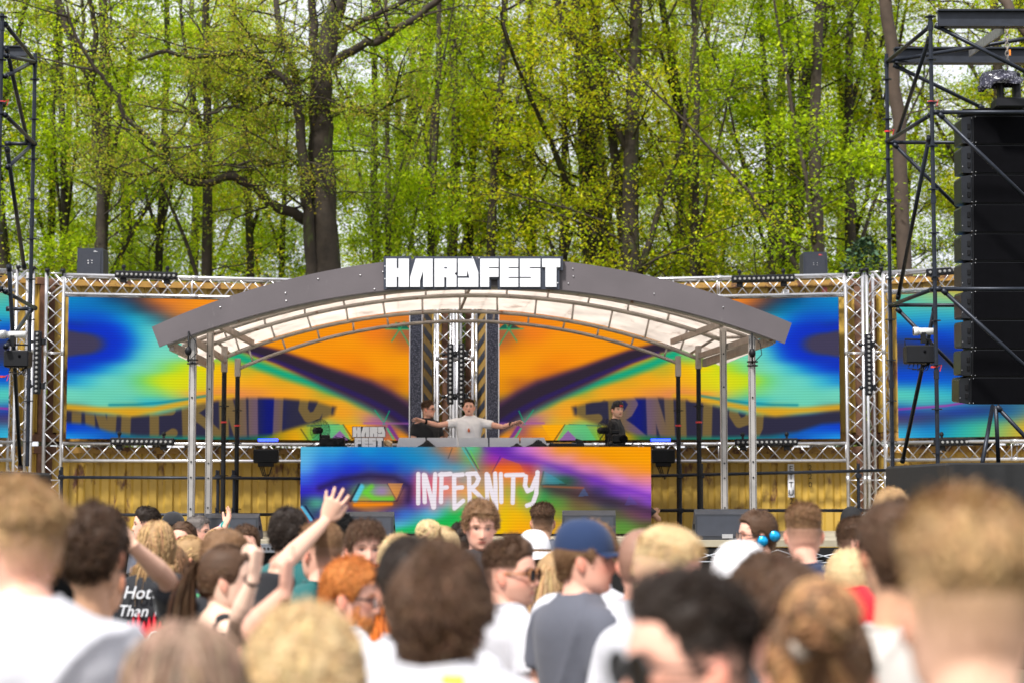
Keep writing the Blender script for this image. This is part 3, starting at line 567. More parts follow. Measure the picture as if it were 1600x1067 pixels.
for i, (x0, x1, yt, lab) in enumerate(((646, 684, 687, 'peaked black cloth below the left grey panels on the booth'), (790, 822, 692, 'low black cloth in front of the fourth grey panel'), (815, 862, 686.5, 'larger peaked black cloth at the right end of the grey panels'))):
    p, q = at(x0, 697, BY - .0), at(x1, 697, BY); z1 = at(700, yt, BY).z; n = 24; h = z1 - BZ
    V = []; w = q.x - p.x
    for j in range(9):
        for k in range(n + 1):
            u = k / n; e = math.sin(math.pi * min(1, max(0, u))) ** .8; pk = math.exp(-((u - .58) / .22) ** 2)
            V.append((p.x + u * w, BY + .03 + .09 * j / 8, BZ - .03 + (h + .03) * (.45 * e + .55 * pk) * math.sin(math.pi * j / 8) ** .5 + .006 * math.sin(u * 19 + j)))
    m = MB(); m.add(V, [(j * (n + 1) + k, j * (n + 1) + k + 1, (j + 1) * (n + 1) + k + 1, (j + 1) * (n + 1) + k) for j in range(8) for k in range(n)])
    tag(m.build('equipment_cover', CL, smooth=True, base=((p.x + q.x) / 2, BY + .05, BZ)), lab, 'cloth')

HF = {'H': [(72, 80), (160, 80), (160, 160), (175, 160), (175, 80), (262, 80), (262, 315), (175, 315), (175, 232), (160, 232), (160, 315), (72, 315)],
 'A': [(318, 80), (460, 80), (460, 315), (380, 315), (380, 180), (354, 262), (354, 315), (272, 315), (272, 235)],
 'R': [(474, 80), (658, 80), (658, 190), (642, 205), (658, 220), (658, 315), (574, 315), (574, 235), (556, 235), (556, 315), (474, 315)],
 'D': [(670, 80), (800, 80), (840, 195), (840, 315), (670, 315), (670, 240), (766, 240), (748, 178), (744, 225), (670, 225)],
 'F': [(855, 80), (1008, 80), (1008, 150), (928, 150), (928, 160), (1008, 160), (1008, 232), (930, 232), (930, 315), (855, 315)],
 'E': [(1020, 80), (1172, 80), (1172, 150), (1092, 150), (1092, 160), (1172, 160), (1172, 232), (1092, 232), (1092, 242), (1172, 242), (1172, 315), (1020, 315)],
 'S': [(1186, 80), (1356, 80), (1356, 150), (1268, 150), (1268, 160), (1356, 160), (1356, 315), (1186, 315), (1186, 242), (1278, 242), (1278, 232), (1186, 232)],
 'T': [(1370, 80), (1522, 80), (1522, 150), (1490, 150), (1490, 315), (1398, 315), (1398, 150), (1370, 150)]}
FSY = 24.45
sg = thing('name_sign', 'large white HARDFEST lettering on a navy board at the canopy apex', 'sign', at(740, 452, FSY))
def hf_at(x, y): p = at(590 + x / 5.333, 390 + y / 5.333, FSY); return (p.x, p.z)
bd = [(50, 58), (275, 58), (288, 112), (305, 58), (815, 58), (828, 92), (838, 58), (1545, 58), (1545, 175), (1515, 175), (1515, 335), (1000, 335), (1000, 250), (945, 250), (945, 335), (50, 335)]
m = MB(); m.prism([hf_at(*p) for p in bd], (0, FSY, 0), (1, 0, 0), (0, 0, 1), (0, 1, 0), 0, .06); m.build('sign_board', NAVY, sg)
for ch in HF:
    m = MB(); m.prism([hf_at(*p) for p in HF[ch]], (0, FSY, 0), (1, 0, 0), (0, 0, 1), (0, 1, 0), -.03, -.002); 
    o = m.build('sign_letter', WHT, sg)
m = MB(); m.prism([hf_at(*p) for p in [(556, 150), (580, 150), (580, 160), (556, 160)]], (0, FSY, 0), (1, 0, 0), (0, 0, 1), (0, 1, 0), -.034, -.025); m.build('letter_slot', NAVY, sg)
m = MB()
for x, y in ((62, 140), (62, 245), (790, 67), (845, 70), (1500, 155), (1500, 280)): px_ = hf_at(x, y); m.tube((px_[0], FSY - .012, px_[1]), (px_[0], FSY, px_[1]), .008, 6)
build_split(m, 'screw_head', WHT, sg)
SSY = BY + .1; ss = thing('table_sign', 'small white HARD FEST block sign standing on the booth left of the panels', 'sign', at(575, 697, SSY))
def sm_at(x, y, fest):
    if not fest: X = 550.5 + (x - 60) / (850 - 60) * 52; Yp = 666 + (y - 72) / 250 * 16.5
    else: X = 554 + (x - 850) / (1530 - 850) * 45; Yp = 683.5 + (y - 80) / 235 * 14.5
    p = at(X, Yp, SSY); return (p.x, p.z)
m = MB()
for poly, fe in (([(55, 66), (846, 66), (852, 322), (55, 322)], False), ([(842, 70), (1535, 70), (1535, 320), (842, 320)], True)): m.prism([sm_at(x, y, fe) for x, y in poly], (0, SSY, 0), (1, 0, 0), (0, 0, 1), (0, 1, 0), 0, .03)
m.build('sign_board', NAVY, ss)
for ch in HF:
    m = MB(); m.prism([sm_at(x, y, ch in 'FEST') for x, y in HF[ch]], (0, SSY, 0), (1, 0, 0), (0, 0, 1), (0, 1, 0), -.012, -.002); m.build('sign_letter', WHT, ss)
# ---------------------------------------------------------------- arched canopy
D1, D2, D3, D4 = 24.6, 26.2, 27.9, 29.4
def circ3(a, b, c):
    (ax, ay), (bx, by), (cx, cy) = a, b, c; d = 2 * (ax * (by - cy) + bx * (cy - ay) + cx * (ay - by))
    ux = ((ax * ax + ay * ay) * (by - cy) + (bx * bx + by * by) * (cy - ay) + (cx * cx + cy * cy) * (ay - by)) / d
    uy = ((ax * ax + ay * ay) * (cx - bx) + (bx * bx + by * by) * (ax - cx) + (cx * cx + cy * cy) * (bx - ax)) / d
    return ux, uy, math.hypot(ax - ux, ay - uy)
def arc(pxs, Y, n=33, ext=0.0, dr=0.0):
    P = [at(x, y, Y) for x, y in pxs]; ux, uz, r = circ3(*[(p.x, p.z) for p in P])
    a0, a1 = math.atan2(P[0].z - uz, P[0].x - ux), math.atan2(P[2].z - uz, P[2].x - ux)
    a0 += ext; a1 -= ext; r += dr
    return [Vector((ux + r * math.cos(a0 + (a1 - a0) * i / (n - 1)), Y, uz + r * math.sin(a0 + (a1 - a0) * i / (n - 1)))) for i in range(n)]
cn = thing('arched_canopy', 'arched stage canopy with grey fascia and translucent roof panels on posts', 'canopy', (at(738, 700, 27).x, 27, FLZ))
top = arc([(237, 511), (738, 401), (1237, 505)], D1 - .06, 49); bot = arc([(249, 542), (738, 446.5), (1226, 537)], D1 - .06, 49)
m = MB(); N = len(top); vs = []
for dy in (0, .035):
    for p in top: vs.append((p.x, p.y + dy, p.z))
    for p in bot: vs.append((p.x, p.y + dy, p.z))
fs = []
for i in range(N - 1):
    fs += [(i, N + i, N + i + 1, i + 1), (2 * N + i, 2 * N + i + 1, 3 * N + i + 1, 3 * N + i), (i, i + 1, 2 * N + i + 1, 2 * N + i), (N + i, 3 * N + i, 3 * N + i + 1, N + i + 1)]
fs += [(0, 2 * N, 3 * N, N), (N - 1, 2 * N - 1, 4 * N - 1, 3 * N - 1)]
m.add(vs, fs); m.build('fascia', FASC, cn)
m = MB()
for (x, y) in ((446, 458), (447, 470), (563, 430), (585, 452), (497, 436), (895, 420), (896, 432), (1022, 459), (606 - 8, 425), (888, 443), (344, 480), (1130, 480)):
    p = at(x, y, D1 - .075); m.ball((p.x, p.y + .005, p.z), .009, 6, 4)
build_split(m, 'rivet', ALU, cn)
A1 = arc([(262, 540), (738, 449), (1212, 534)], D1 + .06, 41)
LOW = [arc([(325, 541), (722, 462), (1133, 533)], D2, 41), arc([(347, 560), (720, 487), (1090, 560)], D3, 41), arc([(370, 577), (716, 502), (1063, 569)], D4, 41)]
UPX = [([(285, 541), (732, 450), (1185, 533)], D2), ([(325, 541), (722, 462.5), (1133, 534)], D3), ([(347, 560), (720, 487), (1090, 560)], D4)]; UPP = [arc(c_, Y_, 41) for c_, Y_ in UPX]
for a in [A1] + LOW + UPP:
    m = MB(); m.path(a, .027, 8); m.build('arch_tube', STEEL, cn, smooth=True)
def xz(a, P): # closest point of arc a
    return min((a[i].lerp(a[i + 1], k / 6) for i in range(len(a) - 1) for k in range(7)), key=lambda q: (q.x - P.x) ** 2 + (q.z - P.z) ** 2)
def onarc(a, f): i = f * (len(a) - 1); k = min(int(i), len(a) - 2); return a[k].lerp(a[k + 1], i - k)
for lo, up in zip(LOW, UPP):
    m = MB()
    for i in range(13): P = onarc(lo, (i + .5) / 13); m.tube(P, xz(up, P), .015, 6)
    build_split(m, 'arch_strut', STEEL, cn, smooth=True)
m = MB()
for f in (.02, .5, .98): m.tube(onarc(A1, f), onarc(UPP[0], f), .022, 6); m.tube(onarc(UPP[0], f), onarc(UPP[1], f), .022, 6); m.tube(onarc(UPP[1], f), onarc(UPP[2], f), .022, 6)
build_split(m, 'purlin', STEEL, cn, smooth=True)
# roof skin: the sheets follow the arches a little above the tubes
ROOF = mat('clouded_polycarbonate', (.78, .73, .68), .35, var=.14, scale=2.2, trans=.84, dirt=((.62, .55, .50), 2.2, .58, 4))
RS = [arc([(262, 537), (738, 440), (1212, 531)], D1 + .08, 27)] + [[p + Vector((0, 0, .04)) for p in arc(c_, Y_, 27, ext=(.0, .045, .04)[k_])] for k_, (c_, Y_) in enumerate(UPX)]
for ra, rb in zip(RS[:-1], RS[1:]):
    for s_ in range(13):
        i = s_ * 2; m = MB(); vs = [tuple(p) for p in (ra[i:i + 3] + rb[i:i + 3])]
        vs2 = [(x, y, z + .012) for x, y, z in vs]
        m.add(vs + vs2, [(0, 1, 4, 3), (1, 2, 5, 4), (6, 9, 10, 7), (7, 10, 11, 8), (0, 3, 9, 6), (2, 8, 11, 5), (0, 6, 7, 1), (1, 7, 8, 2), (3, 4, 10, 9), (4, 5, 11, 10)])
        m.build('roof_sheet', ROOF, cn, smooth=False)
# eaves and side lattice
for E in ((at(268, 541, D1 + .1), at(332, 572, D3)), (at(1205, 532, D1 + .1), at(1100, 567, D3))):
    m = MB(); m.bar(E[0], E[1], .06, .11); m.build('eave_beam', STEEL, cn)
for (p, q) in ((at(299, 530, D1 + .1), at(348, 560, D3)), (at(1178, 528, D1 + .1), at(1093, 556, D3)), (at(345, 510, D1 + .1), at(395, 536, D3)), (at(1127, 506, D1 + .1), at(1050, 534, D3))):
    m = MB(); m.bar(p, q, .05, .08); m.build('side_rail', STEEL, cn)
def post(x0, x1, y0, Y, w, m_, yb=None, top_len=None):
    p = at((x0 + x1) / 2, y0, Y); xb = at((x0 + x1) / 2, 800, Y).x; t = MB()
    t.box((xb, Y, (p.z + FLZ) / 2), (w, w * .9, p.z - FLZ), bev=.006)
    t.box((xb, Y, FLZ + .01), (.2, .2, .02))
    t.build('post', m_, cn)
    if m_ is ALUP:
        g_ = MB(); 
        for s_ in (-1, 1): g_.box((xb + s_ * w * .34, Y - w * .45 - .002, (p.z + FLZ) / 2), (.006, .006, p.z - FLZ - .1))
        for z in (p.z - .35, p.z - .8, FLZ + 1.0, FLZ + .8, FLZ + .4): g_.tube((xb, Y - w * .45 - .012, z), (xb, Y - w * .45, z), .012, 8)
        build_split(g_, 'post_bolt', BLKPL, cn)
post(293, 304, 524, D1 + .1, .088, ALUP); post(1171.5, 1182.5, 524, D1 + .1, .088, ALUP)
post(320, 331, 516, D2 - .1, .09, ALUP); post(1127, 1137, 513, D2 - .1, .09, ALUP)
def half_post(px, yt, yj, Y):
    p = at(px, yt, Y); j = at(px, yj, Y); xb = at(px, 800, Y).x
    t = MB(); t.box((xb, Y, (p.z + j.z) / 2), (.085, .08, p.z - j.z), bev=.006); t.build('post_head', STEEL, cn)
    t = MB(); t.tube((xb, Y, FLZ), (xb, Y, j.z), .035, 10)
    for z in np.arange(FLZ + .35, j.z - .1, .5): t.lathe([(.036, -.006), (.075, -.006), (.075, .006), (.036, .006)], (xb, Y, z), 12)
    t.lathe([(.09, 0), (.09, .015), (.04, .02)], (xb, Y, FLZ), 12); t.build('post', BLKPL, cn, smooth=False)
    t = MB(); t.lathe([(.038, -.012), (.046, -.012), (.046, .012), (.038, .012)], (xb, Y, FLZ + 1.62), 12); t.build('tape_band', RED, cn)
for a in ((348, 541, 581, D3), (369, 560, 588, D4), (1093, 540, 576, D3), (1061, 556, 588, D4)): half_post(*a)
# small devices strapped to the front posts
for px, py, lab in ((296, 549, 'small black beacon strapped under the left end of the canopy'), (1174, 552, 'black strap and cable bundle round the front right canopy post')):
    p = at(px, py, D1); t = MB(); t.ball((p.x, p.y - .09, p.z), (.045, .045, .06)); t.tube((p.x, p.y - .08, p.z - .14), (p.x, p.y - .08, p.z + .25), .012, 6)
    for z in (-.1, -.15): t.lathe([(.06, -.008), (.072, -.008), (.072, .008), (.06, .008)], (at(px + 3, py, D1).x, D1 + .1, p.z + z), 12)
    t.path([(p.x + .02, p.y - .1, p.z + .2), (p.x + .1, p.y - .12, p.z + .12), (p.x + .12, p.y - .1, p.z - .02), (p.x + .04, p.y - .1, p.z - .1)], .006, 5)
    tag(t.build('strapped_device', BLKPL, smooth=True, base=(p.x, p.y, p.z)), lab, 'device')

# ---------------------------------------------------------------- railings along the back of the stage
def rail(P, lab, posts):
    a = P[0][0]; t = thing('pipe_railing', lab, 'railing', (a.x, a.y, FLZ))
    for L_ in P: m = MB(); m.path(L_, .024, 8); m.build('rail', SCAF, t, smooth=True)
    for x, Y, z1 in posts:
        m = MB(); m.tube((x, Y, FLZ), (x, Y, z1), .026, 8)
        for z in (L_[0].z for L_ in P): m.box((x, Y - .03, z), (.09, .06, .07), bev=.01); m.tube((x - .02, Y - .05, z - .02), (x - .02, Y - .05, z + .11), .012, 6)
        m.lathe([(.08, 0), (.08, .012), (.03, .015)], (x, Y, FLZ), 10); m.build('rail_post', SCAF, t)
p = lambda x, y, Y: at(x, y, Y)
rail([[p(92, 745, 29.2), p(470, 747, 29.25)], [p(92, 804, 29.2), p(480, 803, 29.25)]], 'dark pipe railing at the back of the stage left of the booth', [(p(97, 700, 29.25).x, 29.25, 2.25), (p(346, 700, 29.6).x, 29.29, 2.2), (p(371, 700, 29.6).x, 29.29, 2.2)])
rail([[p(1010, 743, 29.1), p(1395, 734, 29.1)], [p(1010, 797, 29.1), p(1360, 797, 29.1)]], 'dark pipe railing at the back of the stage right of the booth', [(p(1341, 700, 29.1).x, 29.13, 2.3), (p(1063, 700, 29.1).x, 29.14, 2.3), (p(1096, 700, 29.1).x, 29.14, 2.3)])
t = MB(); q = at(1330, 800, 28.9); t.ball((q.x + .02, q.y + .1, FLZ + .2), (.17, .15, .2), 14, 10); tag(t.build('cable_bag', CL, smooth=True, base=(q.x, q.y, FLZ)), 'black cloth bag hanging at the right end of the stage railing', 'bag')

# ---------------------------------------------------------------- LED bar fixtures
def led_bar():
    t = thing('led_bar', 'x', 'stage light', (0, 0, 0), 0, 'black LED bar lights clamped to the trusses')
    m = MB(); m.box((0, 0, 0), (1.0, .085, .115), bev=.012); m.build('housing', BLKPL, t, local=True)
    m = MB()
    for i in range(13): m.lathe([(.001, -.03), (.018, -.028), (.022, -.012), (.022, .0)], (-.45 + i * .075, -.045, 0), 12, Matrix.Rotation(-math.pi / 2, 3, 'X'))
    build_split(m, 'lens', GLASS, t, local=True)
    for x in (-.37, .33):
        m = MB(); m.box((x, .02, .075), (.03, .05, .06)); m.ball((x, .02, .12), (.035, .04, .04), 8, 6); m.box((x, .03, -.09), (.1, .07, .07), bev=.01); m.tube((x - .05, .03, -.1), (x + .07, .03, -.13), .012, 6); build_split(m, 'clamp', BLKPL, t, local=True)
    return t
lb = led_bar(); i = 0
specs = [(182, 430, 279, 433, 29.95, 'on the top truss above the left screen'), (175, 689, 274, 690, 29.95, 'on the bottom truss under the left screen'), (1142, 438, 1240, 436, 30.05, 'on the top truss above the right screen'), (1147, 691, 1245, 690, 30.0, 'on the bottom truss under the right screen'),
         (1445, 428, 1545, 420, 29.3, 'on the top truss at the far right partly behind the speakers'), (1457, 691, 1556, 689, 29.2, 'on the bottom truss at the far right behind the scaffold'), (61, 616, 61, 518, 29.4, 'upright beside the far left truss corner'), (1355, 618, 1355, 523, 29.5, 'upright in the gap at the right of the right screen'),
         (704, 632, 704, 538, 31.0, 'upright at the stage centre, left one of the close pair'), (721, 632, 721, 538, 31.0, 'upright at the stage centre, right one of the close pair')]
for (x0, y0, x1, y1, Y, lab) in specs:
    a, b = at(x0, y0, Y), at(x1, y1, Y); o = lb if i == 0 else dup(lb); i += 1
    o.location = (a + b) / 2 + Vector((0, -.1, 0)); o['label'] = 'black LED bar light ' + lab; vert = abs(y1 - y0) > 50
    ln = (b - a).length; o.scale = (ln,) + ((1, 1) if not vert else (1, .9))
    o.rotation_euler = (0, -math.pi / 2 if vert else -math.atan2(b.z - a.z, b.x - a.x), 0)

# speakers on the container roofs
def box_speaker(name, lab, x0, x1, y0, y1, Y, grp=None):
    a, b = at(x0, y1, Y), at(x1, y0, Y); z0 = 5.27; w = b.x - a.x; h = b.z - z0
    t = thing(name, lab, 'speaker', ((a.x + b.x) / 2, Y, z0)); cx = (a.x + b.x) / 2
    m = MB(); m.prism([(-w / 2 + .02, 0), (w / 2 - .02, 0), (w / 2, .05), (w / 2 * .97, h - .02), (w / 2 * .9, h), (-w / 2 * .9, h), (-w / 2 * .97, h - .02), (-w / 2, .05)], (cx, Y, z0), (1, 0, 0), (0, 0, 1), (0, 1, 0), 0, .4); m.build('cabinet', mat('blue_black_speaker_skin', (.014, .018, .03), .5, var=.15), t)
    m = MB(); m.prism([(-w * .4, .03), (w * .4, .03), (w * .4, h * .9), (-w * .4, h * .9)], (cx, Y, z0), (1, 0, 0), (0, 0, 1), (0, 1, 0), -.012, -.002); m.build('grille', mat('speaker_front_mesh', (.012, .016, .028), .6, bump=.3, bscale=250), t)
    m = MB()
    for x, z in ((-.03, .5), (.03, .5), (-.03, .58), (.03, .58)): m.ball((cx + x, Y - .014, z0 + h * z), .007, 6, 4)
    build_split(m, 'screw_head', ALU, t)
    m = MB(); m.prism([(w * .12, h * .87), (w * .3, h * .87), (w * .16, h * .92)], (cx, Y - .015, z0), (1, 0, 0), (0, 0, 1), (0, 1, 0), 0, .003); m.build('badge', mat('red_badge', (.5, .05, .05)) if x0 > 800 else ALU, t)
box_speaker('loudspeaker', 'dark loudspeaker standing on the container above the left screen', 120, 162, 388, 425, 30.6)
box_speaker('loudspeaker', 'dark loudspeaker standing on the container above the right screen', 1255, 1293, 394, 431, 30.6)

# wedge monitors on the stage front
def wedge():
    t = thing('stage_monitor', 'x', 'monitor speaker', (0, 0, 0), 0, 'wedge monitors along the stage front')
    m = MB(); w = .72; pr = [(0, 0), (.46, 0), (.5, .06), (.13, .37), (0, .31)]
    m.prism(pr, (-w / 2, 0, 0), (0, 1, 0), (0, 0, 1), (1, 0, 0), 0, w); m.build('cabinet', mat('grey_black_wedge_paint', (.022, .025, .033), .5, var=.2, bump=.05), t, local=True)
    m = MB(); m.box((0, -.004, .165), (w - .06, .006, .24)); m.build('rear_panel', mat('wedge_rear_panel', (.035, .04, .055), .55), t, local=True)
    m = MB(); m.box((.06, -.009, .045), (.14, .006, .05)); m.build('socket_plate', ALU, t, local=True)
    for s_ in (-1, 1): m = MB(); m.box((s_ * (w / 2 + .003), .13, .16), (.006, .1, .06)); m.build('handle', BLKG, t, local=True)
    return t
wd = wedge()
for i, (x0, x1, y, Y, lab) in enumerate(((318, 404, 802, 25.2, 'wedge stage monitor at the left, behind the raised hand with bracelets'), (532, 615, 799, 25.2, 'wedge stage monitor in front of the left part of the booth'), (879, 962, 797, 25.2, 'wedge stage monitor in front of the right part of the booth'), (1086, 1172, 795, 24.85, 'largest wedge stage monitor right of the booth'))):
    o = wd if i == 0 else dup(wd); o.location = (at((x0 + x1) / 2, 800, Y).x, Y, FLZ); k = (at(x1, 800, Y).x - at(x0, 800, Y).x) / .72; o.scale = (k, 1, (at(0, y, Y).z - FLZ) / .37); o['label'] = lab

# fans, camera and clutter on the booth
def gear(lab, px, py, Y, kind):
    q = at(px, py, Y); t = thing('table_fan' if kind == 'fan' else 'camera_rig', lab, 'fan' if kind == 'fan' else 'camera', (q.x, q.y, BZ))
    if kind == 'fan':
        R = Matrix.Rotation(math.radians(35), 3, 'Z') @ Matrix.Rotation(math.pi / 2, 3, 'X')
        m = MB()
        for k in range(9):
            r_ = .05 + k * .014; m.path([Vector((q.x, q.y, BZ + .24)) + R @ Vector((r_ * math.cos(a), r_ * math.sin(a), .05 - .045 * (k / 8) ** 2)) for a in np.linspace(0, 2 * math.pi, 25)], .0028, 4, caps=False)
        for k in range(16): a = k * math.pi / 8; m.tube(Vector((q.x, q.y, BZ + .24)) + R @ Vector((.02 * math.cos(a), .02 * math.sin(a), .055)), Vector((q.x, q.y, BZ + .24)) + R @ Vector((.165 * math.cos(a), .165 * math.sin(a), .0)), .003, 4)
        m.build('fan_cage', BLKPL, t)
        m = MB(); m.tube(Vector((q.x, q.y, BZ + .24)), Vector((q.x, q.y, BZ + .24)) + R @ Vector((0, 0, -.14)), .05, 10); m.build('motor', BLKPL, t, smooth=True)
        m = MB(); m.tube((q.x, q.y + .05, BZ), (q.x, q.y + .05, BZ + .24), .014, 8); m.lathe([(.1, 0), (.1, .02), (.03, .035)], (q.x, q.y + .05, BZ), 14); m.build('stand', BLKPL, t)
    else:
        m = MB(); m.box((q.x, q.y, BZ + .12), (.2, .16, .13), bev=.02); m.box((q.x - .05, q.y, BZ + .215), (.12, .1, .06), bev=.015); m.build('camera_body', BLKPL, t)
        m = MB(); m.lathe([(.055, 0), (.06, .1), (.048, .16)], (q.x + .06, q.y - .08, BZ + .11), 14, Matrix.Rotation(math.pi / 2, 3, 'X')); m.build('lens_barrel', BLKG, t)
        m = MB(); m.box((q.x, q.y, BZ + .02), (.3, .2, .045), bev=.01); m.path([(q.x + .15, q.y - .05, BZ + .02), (q.x + .26, q.y - .1, BZ + .1), (q.x + .34, q.y - .08, BZ + .02), (q.x + .46, q.y - .06, BZ + .02)], .008, 5); m.build('mount', BLKPL, t)
gear('black cage table fan at the left end of the booth beside cables', 500, 697, BY + .35, 'fan')
gear('black cage table fan beside the man in the backward cap', 947, 697, BY + .3, 'fan')
gear('black camera rig on the right end of the booth', 967, 697, BY + .25, 'cam')
q = at(520, 697, BY + .3); t = thing('mixer_box', 'small black equipment box with a tangle of cables on the left of the booth', 'equipment', (q.x, q.y, BZ))
m = MB(); m.box((q.x, q.y, BZ + .07), (.34, .24, .12), bev=.012); m.box((q.x - .1, q.y - .02, BZ + .15), (.12, .1, .05), bev=.01); m.build('housing', BLKPL, t)
m = MB()
for k in range(7):
    r0 = random.Random(k); x = q.x - .3 + k * .09; m.path([(x + .03 * j * (1 + r0.random()), q.y - .12 - .02 * r0.random(), BZ + .01 + (.05 + .12 * r0.random()) * math.sin(j * math.pi / 8)) for j in range(9)], .005, 5)
m.build('cable', BLK, t, smooth=True)
q = at(607, 697, BY + .3); t = thing('packet', 'small crumpled cream packet between the small sign and the grey panels', 'packet', (q.x, q.y, BZ)); m = MB(); m.box((q.x, q.y, BZ + .05), (.1, .06, .1), Matrix.Rotation(.5, 3, 'Y'), bev=.02); m.box((q.x - .07, q.y - .02, BZ + .07), (.07, .05, .05), Matrix.Rotation(-.6, 3, 'Y'), bev=.015); m.build('wrapper', mat('cream_wrapper', (.7, .5, .28), .4, var=.3, bump=.3), t)
q = at(885, 697, BY + .35); t = thing('control_deck', 'flat black controller with amber strip on the booth right of the panels', 'controller', (q.x, q.y, BZ)); m = MB(); m.box((q.x, q.y, BZ + .03), (.5, .3, .05), bev=.01); m.box((q.x + .18, q.y - .05, BZ + .08), (.12, .1, .06), Matrix.Rotation(.3, 3, 'Y'), bev=.01); m.build('housing', BLKPL, t)
m = MB(); m.box((q.x - .06, q.y - .1, BZ + .062), (.26, .05, .014)); m.build('amber_strip', mat('amber_label', (.6, .3, .03)), t)

# blue-lit floodlights on the bottom truss beside the booth
for px, lab, sc_ in ((416, 'black floodlight hanging under the truss left of the booth', 1), (1036, 'black floodlight hanging under the truss right of the booth', .95)):
    q = at(px, 712, 29.6); t = thing('floodlight', lab, 'stage light', (q.x, q.y, q.z))
    m = MB(); m.box((q.x, q.y, q.z), (.38 * sc_, .2, .22), bev=.02)
    for k in range(7): m.box((q.x, q.y - .11, q.z - .08 + k * .026), (.34 * sc_, .02, .01))
    m.build('housing', BLKPL, t)
    m = MB(); m.box((q.x, q.y - .04, q.z - .13), (.24, .1, .07), bev=.01)
    for s_ in (-1, 1): m.bar((q.x + s_ * .17, q.y, q.z - .05), (q.x + s_ * .17, q.y, q.z - .24), .04, .04)
    m.build('bracket', BLK, t)
    m = MB()
    for k in range(3): m.path([(q.x - .1 + k * .03, q.y - .05, q.z - .14), (q.x - .04 + k * .03, q.y - .08, q.z - .3 - .03 * k), (q.x + .06, q.y - .06, q.z - .28), (q.x + .1, q.y - .04, q.z - .14)], .01, 5)
    m.build('cable', BLK, t, smooth=True)
    b = MB(); b.box((q.x + (0 if px < 800 else -.02), q.y + .2, 2.672), (.3, .04, .04)); 
    b.build('lamp_face', mat('blue_lamp_face', (.1, .1, .5), emit=(.01, .03, 1), estr=5), t)

# ---------------------------------------------------------------- black wings and scaffold towers
WALLB = mat('black_wing_cloth', (.004, .0045, .006), .8, var=.3, bump=.15, bscale=9)
for lab, x0, x1, yt, seam in (('black cloth-covered platform under the right scaffold tower', 1479, 1760, 722, 1560), ('black cloth-covered platform under the left scaffold tower', -200, -38, 734, -100)):
    Y = 20.6; a, b = at(x0, yt, Y), at(x1, yt, Y); t = thing('wing_platform', lab, 'platform', ((a.x + b.x) / 2, Y, 0))
    m = MB(); m.box(((a.x + b.x) / 2, Y + 1.7, a.z / 2), (b.x - a.x, 3.4, a.z), bev=.03); m.build('platform_body', WALLB, t)
    m = MB(); s_ = at(seam, yt, Y).x; n = 40
    vs = []
    for k in range(n + 1): u = k / n; x = a.x + .02 + u * (b.x - a.x - .04); vs += [(x, Y - .03 - .012 * math.sin(u * 47) - (.02 if x > s_ else 0), .05), (x, Y - .03 - .004 * math.sin(u * 47) - (.02 if x > s_ else 0), a.z - .02)]
    m.add(vs, [(2 * k, 2 * k + 2, 2 * k + 3, 2 * k + 1) for k in range(n)]); m.build('front_cloth', WALLB, t, smooth=True)
YF, YR = 21.7, 23.6
def pipe(mb, x0, y0, Y0, x1, y1, Y1, r=.0245): mb.tube(at(x0, y0, Y0), at(x1, y1, Y1), r, 10)
def standard(t, xt, yt, xb, yb, Y, off):
    a, b = at(xt, yt, Y), at(xb, yb, Y); x = (a.x + b.x) / 2
    m = MB(); m.tube((a.x, Y, 2.19), (a.x, Y, a.z), .0245, 10)
    z = 2.19 + off
    while z < a.z: m.lathe([(.025, -.005), (.062, -.005), (.062, .005), (.025, .005)], (a.x, Y, z), 10); z += .5
    z = 3.2
    while z < a.z: m.lathe([(.026, -.05), (.031, -.05), (.031, .05), (.026, .05)], (a.x, Y, z), 10); z += 2
    m.build('standard_pole', SCAF, t, smooth=False)
def tower(lab, segs, F_, R_, tape):
    t = thing('scaffold_tower', lab, 'scaffold', (at(F_[0], 700, YF).x, (YF + YR) / 2, 2.19))
    standard(t, *F_, YF, .12); standard(t, *R_, YR, .3)
    for nm, L_ in segs.items():
        for s_ in L_: m = MB(); pipe(m, *s_); 
        for s_ in L_:
            m = MB(); pipe(m, *s_); a, b = at(*s_[:3]), at(*s_[3:6]); d = (b - a).normalized()
            for e, g_ in ((a, 1), (b, -1)): m.tube(e, e + d * g_ * .07, .032, 8)
            m.build(nm, SCAF, t, smooth=True)
    m = MB()
    for x, y, Y in tape: q = at(x, y, Y); m.lathe([(.028, -.01), (.034, -.01), (.034, .01), (.028, .01)], q, 10); m.path([q + Vector((.03, -.03, 0)), q + Vector((.08, -.04, .02)), q + Vector((.06, -.04, -.05))], .006, 4)
    build_split(m, 'tape_band', RED, t)
    return t
F, R = YF, YR
tr = tower('dark scaffold tower at the right holding the loudspeaker column', {
    'diagonal_brace': [(1461, 40, F, 1640, 132, F), (1396, 102, R, 1537, 170, R), (1452, 60, F, 1402, 212, R), (1467, 178, F, 1640, 345, F), (1396, 225, R, 1508, 336, R), (1452, 214, F, 1403, 467, R), (1472, 453, F, 1660, 625, F), (1401, 482, R, 1502, 584, R), (1461, 478, F, 1410, 721, R), (1557, 634, F, 1640, 722, F)],
    'ledger': [(1386, 97, R, 1453, 42, F), (1390, 96, R, 1640, 55, F + .8), (1386, 222, R, 1454, 180, F), (1390, 223, R, 1640, 224, R), (1458, 176, F, 1700, 176, F), (1391, 478, R, 1458, 452, F), (1393, 477, R, 1640, 478, R), (1461, 452, F, 1700, 452, F)]},
    (1453.5, 24, 1463, 720), (1385, 85, 1397, 720), [(1454, 160, F), (1386, 206, R), (1459, 573, F)])
m = MB()
for s_ in ((1551, 634, F + .3, 1535, 722, F - .3), (1556, 634, F, 1560, 722, F + .1)): pipe(m, *s_)
build_split(m, 'support_leg', SCAF, tr, smooth=True)
